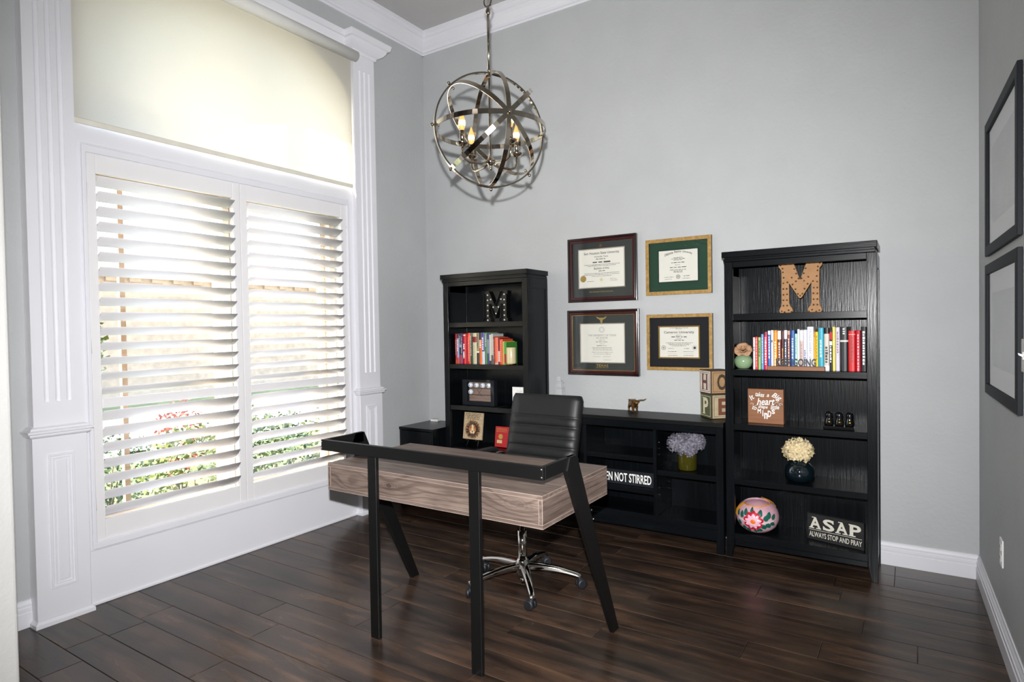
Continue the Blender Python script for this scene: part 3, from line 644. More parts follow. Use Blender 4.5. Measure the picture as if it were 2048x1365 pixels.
# ---- office chair
t = thing('office_chair', 'black ribbed leather office chair with a chrome star base behind the desk', 'chair', (1.785, -1.325, 0)); 
og = Vector((0, 0, 0))
def arm_pts(a, rad, n=10): return [Vector((cos(a) * rad * i / n, sin(a) * rad * i / n, .115 - .055 * (i / n) ** 2 * 1.0)) for i in range(n + 1)]
MB().tube([(0, 0, .045), (0, 0, .075), (0, 0, .135), (0, 0, .15)], [.022, .034, .036, .026], 20).build('hub', CHROME, t)
CAST = [(23, .305), (-49, .335), (-121, .315), (170, .29), (97, .335)]
for deg, rd in CAST:
    a = R(deg); rd = .315; vs = []; fs = []; n = 10
    for i in range(n + 1):
        f = i / n; r0 = .02 + (rd - .02) * f; zt = .128 - .050 * f ** 2; wd = .026 - .011 * f; h = .034 - .016 * f
        c = Vector((cos(a) * r0, sin(a) * r0, 0)); sd = Vector((-sin(a), cos(a), 0))
        for k, (sx, sz) in enumerate(((-1, -1), (-.95, -.1), (-.5, 0), (.5, 0), (.95, -.1), (1, -1))):
            vs.append(c + sd * wd * sx + Vector((0, 0, zt + (sz * h if sz < -.5 else sz * .06))))
    for i in range(n): fs += [(i * 6 + k, i * 6 + (k + 1) % 6, i * 6 + 6 + (k + 1) % 6, i * 6 + 6 + k) for k in range(6)]
    fs += [(5, 4, 3, 2, 1, 0), tuple(range(n * 6, n * 6 + 6))]
    leg = MB().add(vs, fs, True).build('base_leg', CHROME, t, bev=.003, seg=2)
    c = Vector((cos(a) * (rd - .012), sin(a) * (rd - .012), 0)); sd = Vector((-sin(a), cos(a), 0)); ra = a + 1.1 + deg
    st = MB().tube([c + Vector((0, 0, .082)), c + Vector((0, 0, .048))], .006, 8).build('caster_stem', CHROME, leg)
    wdv = Vector((cos(ra), sin(ra), 0)); cc = c + Vector((-sin(ra), cos(ra), 0)) * .012
    cs_ = MB()
    for s in (-1, 1): cs_.tube([cc + wdv * s * .004 + Vector((0, 0, .026)), cc + wdv * s * .011 + Vector((0, 0, .026)), cc + wdv * s * .021 + Vector((0, 0, .026)), cc + wdv * s * .024 + Vector((0, 0, .026))], [.024, .026, .026, .018], 18)
    cs_.tube([cc - wdv * .018 + Vector((0, 0, .036)), cc + wdv * .018 + Vector((0, 0, .036))], .020, 14)
    cs_.build('caster', RUBBER, leg)
MB().tube([(0, 0, .14), (0, 0, .30)], .024, 20).build('gas_cylinder_sleeve', CHROME, t); MB().tube([(0, 0, .30), (0, 0, .46)], .014, 16).build('gas_piston', CHROME, t)
MB().tube([(0, 0, .045), (0, 0, .015)], .013, 14).build('hub_pin', CHROME, t)
MB().box(-.10, .10, -.09, .12, .455, .485).build('tilt_mechanism', PLASTIC, t, bev=.01, seg=2)
def cushion(p0, u, v, nrm, wd, ln, th, ribs, flat=0.0):
    """padded slab with cross ribs: wd along u, ln along v; the ribs start after the flat part at the far end"""
    M = MB(); nu, nv = 14, 96; vs = []; fs = []
    for side in (1, -1):
        for j in range(nv + 1):
            f = j / nv
            for i in range(nu + 1):
                g = i / nu * 2 - 1; e = max(0, 1 - abs(g) ** 8) ** .5; e2 = max(0, 1 - abs(f * 2 - 1) ** 16) ** .5
                d = th / 2 * (.35 + .65 * e * e2)
                if side > 0:
                    if f < 1 - flat:
                        ph = f / (1 - flat) * ribs; d += .015 * (abs(sin(pi * ph)) ** .45 - .8) * e
                    else: d += .0025 * e
                cn = 1 - .06 * max(0, abs(f * 2 - 1) - .9) / .1
                vs.append(p0 + u * (wd / 2 * g * cn) + v * (ln * (f - .5)) + nrm * d * side)
    st = (nu + 1) * (nv + 1)
    for s in (0, 1):
        for j in range(nv):
            for i in range(nu): q = s * st + j * (nu + 1) + i; fs.append((q, q + 1, q + nu + 2, q + nu + 1))
    rim = [i for i in range(nu + 1)] + [j * (nu + 1) + nu for j in range(1, nv + 1)] + [nv * (nu + 1) + i for i in range(nu - 1, -1, -1)] + [j * (nu + 1) for j in range(nv - 1, 0, -1)]
    fs += [(rim[k], rim[(k + 1) % len(rim)], rim[(k + 1) % len(rim)] + st, rim[k] + st) for k in range(len(rim))]
    return M.add(vs, fs, True)
cushion(Vector((-.02, -.02, .525)), Vector((1, 0, 0)), Vector((0, -1, .05)).normalized(), Vector((0, .05, 1)).normalized(), .49, .50, .075, 6).build('seat', LEATHER, t)
bv = Vector((0, .262, .965)).normalized(); bn = Vector((0, -.965, .262)).normalized(); bc = Vector((-.030, .283, .735))
cushion(bc, Vector((1, 0, 0)), bv, bn, .465, .545, .070, 7, .235).build('backrest', LEATHER, t)
for s in (-1, 1):
    x = -.03 + s * .262
    MB().tube([(x * .62, .06, .475), (x * .9, .05, .478), (x, .03, .50), (x, .015, .60), (x, .015, .668)], .011, 10).build('arm_bracket', CHROME, t)
    MB().tube([(x, .015, .668), (x, .13, .665), (x * .93, .235, .655)], .009, 10).build('arm_brace', CHROME, t)
    pad = [(x, -.13, .672), (x, -.115, .690), (x, -.05, .694), (x, .08, .692), (x, .16, .688), (x, .18, .672)]
    MB().strip(pad, (1, 0, 0), .052, .022).build('arm_pad', PLASTIC, t, bev=.009, seg=3)

# ---- orb chandelier
cc = Vector((1.935, -1.78, 2.305)); RR = .256
t = thing('chandelier', 'polished nickel orb chandelier with four candle bulbs', 'chandelier', cc); 
ax = Vector((cos(R(-36.5)), sin(R(-36.5)), 0)); ay = Vector((-ax.y, ax.x, 0)); az = Vector((0, 0, 1))
N = 72
def circ(u, v, r): return [u * (r * cos(2 * pi * i / N)) + v * (r * sin(2 * pi * i / N)) for i in range(N)]
MB().strip(circ(ay, az, RR + .004), lambda i: ax, .015, .007, True).build('facing_ring', NICKEL, t)
for k in range(4):
    b = ay * cos(k * pi / 4) + az * sin(k * pi / 4); wv = ax.cross(b)
    MB().strip(circ(ax, b, RR - .001 * k), lambda i: wv, .021, .003, True).build('band', NICKEL, t)
for k in range(8):
    d = ay * cos(k * pi / 4) + az * sin(k * pi / 4)
    MB().tube([d * (RR - .012), d * (RR + .012)], .004, 8).ball(d * (RR + .015), .0085, 12, 7).ball(d * (RR - .014), .007, 10, 6).build('knob', NICKEL, t)
for s in (-1, 1): MB().ball(ax * s * (RR + .004), .010, 12, 6).build('pole_bolt', NICKEL, t)
MB().tube([(0, 0, -.150), (0, 0, RR)], .0055, 12).build('centre_rod', NICKEL, t)
MB().tube([(0, 0, RR), (0, 0, .555)], .0065, 12).lathe([(.0066, .525), (.011, .530), (.011, .545), (.007, .555), (.007, .565)], seg=14).build('stem', NICKEL, t)
MB().strip([Vector((.020 * cos(2 * pi * i / 24), 0, .588 + .026 * sin(2 * pi * i / 24))) for i in range(24)], (0, 1, 0), .005, .005, True).build('loop', NICKEL, t)
z = .630
while z < 1.50:
    k = int(round((z - .63) / .044)); u = Vector((1, 0, 0)) if k % 2 else Vector((0, 1, 0)); wv = Vector((0, 1, 0)) if k % 2 else Vector((1, 0, 0))
    MB().strip([u * (.012 * cos(2 * pi * i / 16)) + Vector((0, 0, z + .026 * sin(2 * pi * i / 16))) for i in range(16)], wv, .004, .004, True).build('chain_link', NICKEL, t); z += .044
MB().lathe([(.012, 1.515), (.03, 1.54), (.058, 1.60), (.062, HC - cc.z)], seg=24).build('canopy', NICKEL, t)
MB().lathe([(1e-6, -.185), (.006, -.182), (.009, -.174), (.005, -.168), (.012, -.160), (.022, -.150), (.024, -.140), (.015, -.132), (.010, -.120), (.006, -.118)], seg=18).build('hub', NICKEL, t)
AMBER = emit('bulb_glow', (1.0, .42, .12), 1.6); FIL = emit('bulb_filament', (1.0, .74, .40), 5.0)
cd = Vector((3.568 - cc.x, -4.128 - cc.y, 0)).normalized(); cr = Vector((-cd.y, cd.x, 0))
for lat, dep in ((.124, .090), (.090, -.124), (-.124, -.090), (-.090, .124)):
    e = cr * lat - cd * dep; u = e.normalized(); L_ = e.length
    P = [u * .012 + Vector((0, 0, -.145)), u * .05 + Vector((0, 0, -.160)), u * (L_ - .035) + Vector((0, 0, -.162)), u * (L_ - .010) + Vector((0, 0, -.152)), u * L_ + Vector((0, 0, -.130)), u * L_ + Vector((0, 0, -.098))]
    arm = MB().tube(P, .0055, 10).build('arm', NICKEL, t)
    MB().lathe([(.006, -.100), (.022, -.094), (.029, -.086), (.030, -.082), (.012, -.086), (.010, -.088)], e, 20).build('drip_cup', NICKEL, arm)
    MB().lathe([(.0115, -.088), (.0115, -.030), (.0095, -.027), (1e-6, -.027)], e, 16).build('candle_sleeve', NICKEL, arm)
    MB().lathe([(.008, -.027), (.013, -.012), (.0155, .004), (.0135, .020), (.008, .036), (.0035, .050), (1e-6, .058)], e, 16).build('flame_bulb', AMBER, arm); MB().lathe([(.0142, -.008), (.0158, .002), (.0160, .006), (.0148, .014)], e, 14).build('bulb_core', FIL, arm)

# ================================================================== ON THE WALLS
def diploma(label, x0, x1, z0, z1, fw, fm, fmd, matm, cert, fillet, step=True):
    t = thing('diploma', label, 'diploma', ((x0 + x1) / 2, 0, (z0 + z1) / 2)); og = t.location.copy()
    if step:   # lacquered frame: dark outer step, red cove inside
        MB().plate([rect(x0, x1, z0, z1), rect(x0 + .016, x1 - .016, z0 + .016, z1 - .016)[::-1]], XZ, -.030, -.002).build('outer_frame', fmd, t, og, .004, seg=2)
        MB().plate([rect(x0 + .014, x1 - .014, z0 + .014, z1 - .014), rect(x0 + fw, x1 - fw, z0 + fw, z1 - fw)[::-1]], XZ, -.024, -.002).build('inner_frame', fm, t, og, .004, seg=2)
    else:
        MB().plate([rect(x0, x1, z0, z1), rect(x0 + fw, x1 - fw, z0 + fw, z1 - fw)[::-1]], XZ, -.026, -.025).build('frame_face', fm, t, og)
        MB().plate([rect(x0 - .0005, x1 + .0005, z0 - .0005, z1 + .0005), rect(x0 + fw - .001, x1 - fw + .001, z0 + fw - .001, z1 - fw + .001)[::-1]], XZ, -.0245, -.002).build('frame', fmd, t, og)
    f = fw - .003
    MB().box(x0 + f, x1 - f, -.010, -.004, z0 + f, z1 - f).build('mat_board', matm, t, og)
    a, b, c, d = cert
    MB().plate([rect(a - .007, b + .007, c - .007, d + .007), rect(a, b, c, d)[::-1]], XZ, -.0135, -.0095).build('fillet', fillet, t, og, .001)
    pp = MB().box(a, b, -.0108, -.0095, c, d).build('certificate', PAPER, t, og)
    MB().box(x0 + f, x1 - f, -.0175, -.0165, z0 + f, z1 - f).build('glass', PGLASS, t, og)
    return t, og, pp
yk = -.0111; YM = -.0103
# 1
t, og, pp = diploma('cherry-framed diploma, upper of the two, headed Sam Houston State University', 1.401, 1.943, 1.576, 2.047, .036, CHERRY, CHERRYD, MATG, (1.488, 1.843, 1.683, 1.958), mat('silver_fillet', (190, 184, 170), .3, .7))
m = MB(); letters(m, 'Sam Houston State University', 1.528, 1.808, 1.917, 1.940, yk, .012)
letters(m, 'Huntsville, Texas', 1.612, 1.720, 1.898, 1.910, yk, .01); scrawl(m, 1.625, 1.708, 1.887, .006, yk, 3); letters(m, 'Bachelor of Arts', 1.608, 1.727, 1.812, 1.828, yk, .012)
scrawl(m, 1.598, 1.738, 1.864, .011, yk, 4)
for z, a, b in ((1.847, 1.53, 1.81), (1.838, 1.56, 1.78), (1.784, 1.53, 1.81), (1.774, 1.525, 1.805), (1.763, 1.59, 1.745)): scrawl(m, a, b, z, .0035, yk, int(z * 999))
scrawl(m, 1.645, 1.695, 1.800, .005, yk, 5); scrawl(m, 1.55, 1.605, 1.727, .0025, yk, 6, 0); scrawl(m, 1.735, 1.79, 1.728, .0025, yk, 7, 0); m.build('print', INK, pp, og)
sg = MB(); sg.tube([(1.733 + .004 * i, yk - .0003, 1.740 + .006 * sin(i * 2.1) * (1 - i / 16)) for i in range(14)], .0007, 4); sg.build('signature', INK, pp, og)
disc(MB(), 1.520, 1.748, .024, yk, 48, .04).build('gold_seal', GOLDT, pp, og); disc(MB(), 1.666, 1.737, .012, yk).build('small_seal', mat('pale_gold', (216, 204, 150), .5), pp, og)
letters(MB(), 'Sam Houston State University', 1.570, 1.757, 1.643, 1.656, YM, .012).build('mat_lettering', GOLDT, t, og); disc(MB(), 1.662, 1.984, .011, YM).build('mat_emblem', BRONZE, t, og)
# 2
t, og, pp = diploma('cherry-framed diploma, lower of the two, with the longhorn emblem', 1.390, 1.953, 1.040, 1.518, .036, CHERRY, CHERRYD, MATG, (1.494, 1.837, 1.136, 1.413), mat('silver_fillet', (190, 184, 170), .3, .7))
MB().plate([rect(1.424, 1.919, 1.074, 1.484), rect(1.428, 1.915, 1.078, 1.480)[::-1]], XZ, -.020, -.010).build('gilt_lip', GOLDD, t, og)
m = MB(); letters(m, 'THE UNIVERSITY OF TEXAS', 1.552, 1.775, 1.325, 1.339, yk, .008); letters(m, 'AT AUSTIN', 1.618, 1.708, 1.307, 1.320, yk, .008)
for k, (z, a, b, h) in enumerate(((1.297, 1.64, 1.69, .004), (1.284, 1.615, 1.71, .006), (1.270, 1.645, 1.685, .004), (1.257, 1.622, 1.70, .006), (1.243, 1.585, 1.745, .004), (1.234, 1.59, 1.74, .004), (1.225, 1.59, 1.745, .004), (1.209, 1.585, 1.748, .004), (1.196, 1.597, 1.735, .004))): scrawl(m, a, b, z, h, yk, k + 20)
ring2(m, 1.663, 1.373, .021, .002, yk); ring2(m, 1.663, 1.373, .014, .0015, yk); m.build('print', INKL, pp, og)
sg = MB()
for x, z in ((1.59, 1.177), (1.67, 1.177), (1.675, 1.153)): sg.tube([(x + .005 * i, yk - .0003, z + .004 * sin(i * 2.3)) for i in range(13)], .0006, 4)
sg.build('signature', INK, pp, og)
# longhorn head emblem
LH = [(-.042, .022), (-.030, .019), (-.018, .012), (-.009, .013), (.009, .013), (.018, .012), (.030, .019), (.042, .022), (.036, .012), (.024, .003), (.016, .001), (.010, -.006), (.0065, -.022), (.004, -.026), (-.004, -.026), (-.0065, -.022), (-.010, -.006), (-.016, .001), (-.024, .003), (-.036, .012)]
MB().plate([[(1.661 + a, 1.447 + b) for a, b in LH]], XZ, YM - .0005, YM).build('longhorn_emblem', GOLDT, t, og)
m = MB(); letters(m, 'TEXAS', 1.615, 1.711, 1.104, 1.121, YM, .02); scrawl(m, 1.615, 1.712, 1.097, .004, YM, 9); m.build('mat_lettering', GOLDT, t, og)
# 3
t, og, pp = diploma('gold-framed diploma with a green mat, upper right of the four', 2.008, 2.457, 1.604, 1.985, .024, GOLDF, BLACKH, MATGR, (2.098, 2.364, 1.693, 1.904), mat('dark_green_fillet', (14, 40, 28), .5), step=False)
m = MB(); W3 = 'Oklahoma Baptist University'
xs_ = 2.231; 
for i, (wd, a, b) in enumerate((('Oklahoma', 2.138, 2.198), ('Baptist', 2.206, 2.254), ('University', 2.262, 2.328))):
    q = MB(); letters(q, wd, a, b, 1.862, 1.880, yk, .014); 
    for p in q.v: p.z += .022 - ((p.x - 2.231) / .095) ** 2 * .020
    m.add(q.v, q.f)
for k, (z, a, b, h) in enumerate(((1.853, 2.20, 2.262, .004), (1.845, 2.185, 2.28, .004), (1.837, 2.20, 2.26, .004), (1.820, 2.185, 2.278, .005), (1.804, 2.21, 2.25, .003), (1.788, 2.175, 2.287, .006), (1.771, 2.175, 2.285, .004), (1.763, 2.20, 2.262, .004), (1.755, 2.20, 2.262, .004), (1.724, 2.135, 2.20, .003), (1.710, 2.14, 2.19, .003), (1.727, 2.268, 2.315, .004), (1.711, 2.262, 2.31, .003))): scrawl(m, a, b, z, h, yk, k + 40)
ring2(m, 2.231, 1.724, .0135, .003, yk); disc(m, 2.231, 1.724, .004, yk); m.build('print', INK, pp, og)
# 4
t, og, pp = diploma('gold-framed diploma with a black mat, lower right of the four', 2.009, 2.459, 1.090, 1.471, .022, GOLDF, BLACKH, MATK, (2.098, 2.364, 1.179, 1.383), GOLDD, step=False)
MB().plate([rect(2.088, 2.374, 1.169, 1.393), rect(2.098, 2.364, 1.179, 1.383)[::-1]], XZ, -.0150, -.0096).build('gilt_bevel', GOLDD, t, og, .002)
m = MB(); letters(m, 'Cameron University', 2.128, 2.336, 1.336, 1.357, yk, .014)
for k, (z, a, b, h) in enumerate(((1.377, 2.17, 2.30, .003), (1.371, 2.21, 2.25, .003), (1.328, 2.21, 2.25, .003), (1.317, 2.18, 2.285, .006), (1.304, 2.215, 2.25, .003), (1.294, 2.20, 2.265, .005), (1.277, 2.14, 2.325, .003), (1.270, 2.155, 2.31, .003), (1.263, 2.165, 2.30, .003), (1.256, 2.18, 2.28, .003), (1.238, 2.155, 2.195, .003), (1.238, 2.265, 2.305, .003), (1.217, 2.155, 2.215, .003), (1.217, 2.262, 2.33, .003), (1.190, 2.155, 2.22, .003), (1.190, 2.262, 2.33, .003))): scrawl(m, a, b, z, h, yk, k + 60)
disc(m, 2.338, 1.243, .009, yk); ring2(m, 2.338, 1.243, .016, .001, yk); m.build('print', INK, pp, og)
m = MB(); scrawl(m, 2.15, 2.215, 1.203, .002, yk, 90); scrawl(m, 2.265, 2.33, 1.203, .002, yk, 91); m.build('signature_line', mat('rose_ink', (190, 140, 140), .7), pp, og)
m = MB(); ring2(m, 2.125, 1.243, .016, .004, yk); disc(m, 2.125, 1.243, .007, yk); m.build('seal', INKL, pp, og)

# right wall: local x runs along the wall towards the viewer, y out of the wall
def rwall(name, label, cat, y, z):
    a = atan2(-1, SL); t = thing(name, label, cat, (rw(y), y, z), a)    # local +x along the wall, local -y into the room
    return t
def black_frame(label, yc, zc, wd, h):
    t = rwall('picture_frame', label, 'picture', yc, zc); x0, x1, z0, z1 = -wd / 2, wd / 2, -h / 2, h / 2; f = .046
    MB().plate([rect(x0, x1, z0, z1), rect(x0 + f, x1 - f, z0 + f, z1 - f)[::-1]], XZ, -.018, -.001).build('frame', FRAMEB, t, bev=.002)
    box('mat_board', PAPERW, t, (0, 0, 0), x0 + f - .004, x1 - f + .004, -.005, -.002, z0 + f - .004, z1 - f + .004)
    MB().box(x0 + f + .09, x1 - f - .09, -.0058, -.0050, z0 + f + .09, z1 - f - .09).build('print', mat('grey_print', (204, 204, 202), .8, var=.12, scale=(7, 7, 7)), t)
    MB().box(x0 + f - .004, x1 - f + .004, -.0105, -.0095, z0 + f - .004, z1 - f + .004).build('glass', PGLASS, t)
black_frame('black-framed picture with a white mat, upper on the right wall', -.830, 2.010, .87, .625)
black_frame('black-framed picture with a white mat, lower on the right wall', -.830, 1.351, .87, .61)
t = rwall('light_switch', 'white light switch on the right wall beside the lower frame', 'switch', -1.310, 1.265)
MB().box(-.038, .038, -.007, 0, -.060, .060).build('plate', WHITEP, t, bev=.004, seg=2)
for k in (0,):
    MB().box(k * .024 - .006, k * .024 + .006, -.009, -.006, -.013, .013).build('toggle_slot', WHITEP, t); MB().plate([[(-.022, .010), (-.007, .004), (-.007, -.006), (-.020, .002)]], YZ, k * .024 - .004, k * .024 + .004).build('toggle', WHITEP, t, bev=.001)
t = rwall('outlet', 'white electrical outlet low on the right wall', 'outlet', -.785, .396)
MB().box(-.036, .036, -.006, 0, -.059, .059).build('plate', WHITEP, t, bev=.003, seg=2)
for z in (-.024, .024):
    r_ = MB().box(-.016, .016, -.008, -.005, z - .014, z + .014).build('receptacle', WHITEP, t, bev=.004, seg=2)
    MB().box(-.008, -.006, -.0085, -.0075, z - .004, z + .006).box(.006, .008, -.0085, -.0075, z - .004, z + .006).build('slot', BLACKI, r_)

# ================================================================== ON THE SHELVES
def colmat(rgb, rough=.45):
    return mat('cover_%02x%02x%02x' % rgb, rgb, rough, var=.05, scale=(40, 40, 40))
def book(label, x0, x1, z0, zt, yf, depth, rgb, group, bands=(), title=None, dash=None, rounded=True):
    """boards and spine in one, page block, then what is printed on the spine"""
    t = thing('book', label, 'book', ((x0 + x1) / 2, yf + depth / 2, z0), 0, group); og = t.location.copy()
    x0 += .0006; x1 -= .0006; w_ = x1 - x0; b = min(.0025, w_ * .2); r = min(.006, w_ * .3) if rounded else .0008
    prof = [(x0, yf + depth), (x0, yf + r), (x0 + w_ * .2, yf + r * .25), (x0 + w_ * .5, yf), (x1 - w_ * .2, yf + r * .25), (x1, yf + r), (x1, yf + depth), (x1 - b, yf + depth), (x1 - b, yf + r + .003), (x0 + b, yf + r + .003), (x0 + b, yf + depth)]
    MB().plate([prof], XY, z0, zt).build('cover', colmat(rgb), t, og, .0005)
    MB().box(x0 + b, x1 - b, yf + r + .003, yf + depth - .004, z0 + .003, zt - .004).build('page_block', PAPER, t, og)
    for za, zb, c in bands:
        pr = [(px, py - .0004) for px, py in prof[1:6]]
        MB().plate([pr + [(p[0], p[1] + .001) for p in pr[::-1]]], XY, z0 + (zt - z0) * za, z0 + (zt - z0) * zb).build('spine_band', colmat(c), t, og)
    H = zt - z0; xc = (x0 + x1) / 2
    if title:
        txt, ta, tb, tw, c = title; m = MB(); L_ = (tb - ta) * H; hh = w_ * tw
        letters(m, txt, 0, L_, 0, hh, 0, .01)
        m.v = [Vector((xc + (p.z - hh / 2), yf - .0006 + abs(p.z - hh / 2) / w_ * r, z0 + H * tb - p.x)) for p in m.v]; m.build('spine_title', colmat(c, .5), t, og)
    if dash:
        c, ta, tb, tw = dash; m = MB(); q = random.Random(label); z = z0 + H * tb
        while z > z0 + H * ta:
            l = q.uniform(.006, .016); m.box(xc - w_ * tw / 2, xc + w_ * tw / 2 * q.uniform(.5, 1), yf - .0006, yf + .001, z - l, z); z -= l + q.uniform(.003, .006)
        m.build('spine_lettering', colmat(c, .5), t, og)
    return t
RX = [2.762, 2.776, 2.791, 2.808, 2.823, 2.846, 2.862, 2.877, 2.899, 2.919, 2.934, 2.952, 2.968, 2.992, 3.005, 3.018, 3.036, 3.056, 3.090, 3.099, 3.113, 3.141, 3.169, 3.184, 3.199, 3.221, 3.262, 3.297, 3.322, 3.351]
RT = [1.316, 1.319, 1.316, 1.334, 1.348, 1.354, 1.357, 1.356, 1.353, 1.353, 1.356, 1.353, 1.355, 1.335, 1.361, 1.355, 1.357, 1.374, 1.359, 1.345, 1.367, 1.367, 1.356, 1.372, 1.369, 1.371, 1.349, 1.351, 1.370]
Wt = (236, 234, 232); Bk = (20, 20, 24)
RB = [  # label, colour, bands, title, dashes
 ('short pinkish-white book next to the rose vase, first of the row', (226, 208, 208), [(.93, 1, (236, 190, 190))], None, ((90, 80, 90), .6, .7, .5)),
 ('thin bright red book second from the rose vase', (198, 34, 30), [], None, ((240, 200, 190), .1, .95, .3)),
 ('thin leaf-green book between the red and the sky-blue one', (142, 184, 104), [], None, ((60, 90, 50), .4, .9, .4)),
 ('sky-blue book left of the crimson one', (98, 150, 208), [], None, ((190, 215, 240), .2, .9, .35)),
 ('glossy crimson-pink book between two blue ones', (186, 22, 62), [(.90, 1, (120, 16, 40))], None, ((250, 220, 225), .12, .85, .4)),
 ('medium-blue book with white lettering left of the white and amber pair', (52, 108, 188), [(.9, 1, (225, 235, 245))], None, ((230, 238, 248), .3, .85, .45)),
 ('slim white book directly left of the amber one', (232, 232, 234), [], None, ((60, 60, 70), .7, .75, .5)),
 ('amber-orange book with pale lettering', (226, 146, 32), [(.94, 1, (206, 128, 30))], None, ((248, 226, 180), .08, .72, .45)),
 ('brown book with a white block at the top of its spine', (120, 66, 52), [(.78, 1, Wt)], None, ((230, 220, 210), .1, .7, .4)),
 ('dark maroon book right of the brown one with the white block', (72, 20, 24), [], None, ((220, 170, 90), .06, .55, .4)),
 ('slate-grey book with a white block at the top of its spine', (66, 74, 92), [(.78, 1, Wt)], None, ((210, 215, 225), .1, .7, .4)),
 ('reddish-brown book left of the thick blue one', (132, 62, 52), [(.9, 1, (190, 150, 140))], None, ((230, 205, 190), .1, .8, .4)),
 ('thick royal-blue book left of the mint one', (38, 88, 156), [], None, ((190, 215, 240), .3, .8, .4)),
 ('short pale mint-green book', (186, 230, 214), [], None, ((120, 150, 140), .5, .9, .3)),
 ('slim tall white book right of the mint one', (238, 238, 236), [], None, None),
 ('pinkish-beige book with a white top', (214, 190, 184), [(.74, 1, (236, 236, 234))], None, ((150, 130, 130), .1, .7, .3)),
 ('lilac-white book left of the thick white royal memoir', (224, 224, 238), [], None, ((110, 112, 150), .15, .5, .5)),
 ('thick white book with the grey title PRINCE HARRY SPARE', (228, 230, 238), [], ('PRINCE HARRY  SPARE', .10, .95, .36, (128, 130, 150)), None),
 ('thin dark-topped amber book right of the thick white one', (232, 176, 40), [(.94, 1, (70, 60, 50))], None, ((90, 60, 30), .8, .93, .5)),
 ('bright yellow book left of the turquoise one', (240, 204, 42), [], None, ((120, 96, 30), .3, .9, .3)),
 ('wide turquoise book', (54, 168, 194), [], None, ((200, 236, 242), .35, .72, .35)),
 ('cream book with a black top and upright black lettering', (206, 200, 186), [(.86, 1, Bk), (0, .12, (240, 240, 240))], None, ((30, 28, 26), .18, .56, .5)),
 ('black book with red and white graphics beside the pale yellow one', (26, 26, 28), [(.76, .94, (200, 40, 40)), (.62, .72, Wt)], None, ((235, 235, 232), .22, .6, .6)),
 ('pale yellow book', (236, 220, 118), [], None, None),
 ('greyish-white book left of the wide black one', (214, 210, 222), [], None, ((150, 110, 130), .4, .9, .4)),
 ('wide black book with a white band across its spine', (20, 20, 26), [(.66, .70, (210, 206, 200))], None, ((200, 200, 200), .82, .97, .3)),
 ('wide red book with darker lettering, left of the crimson one', (204, 32, 34), [(.90, .915, (240, 180, 170))], None, ((130, 16, 20), .2, .85, .3)),
 ('crimson book second from the right end of the row', (184, 18, 42), [], None, ((245, 210, 210), .08, .9, .25)),
 ('black book with white lettering at the right end of the row', (24, 24, 24), [], None, ((225, 225, 225), .15, .9, .4)),
]
for i, (lb, c, bands, title, dash) in enumerate(RB):
    lab = lb if 'row' in lb or len(lb.split()) > 12 else lb + ' on the right bookcase'
    x1 = RX[i + 1] if i < 28 else 3.351
    book(lab, RX[i], x1, 1.1265, RT[i], -.275 - (.004 if i % 3 else .0), .16 + .02 * (i % 2), c, 'books on the right bookcase', bands, title, dash)

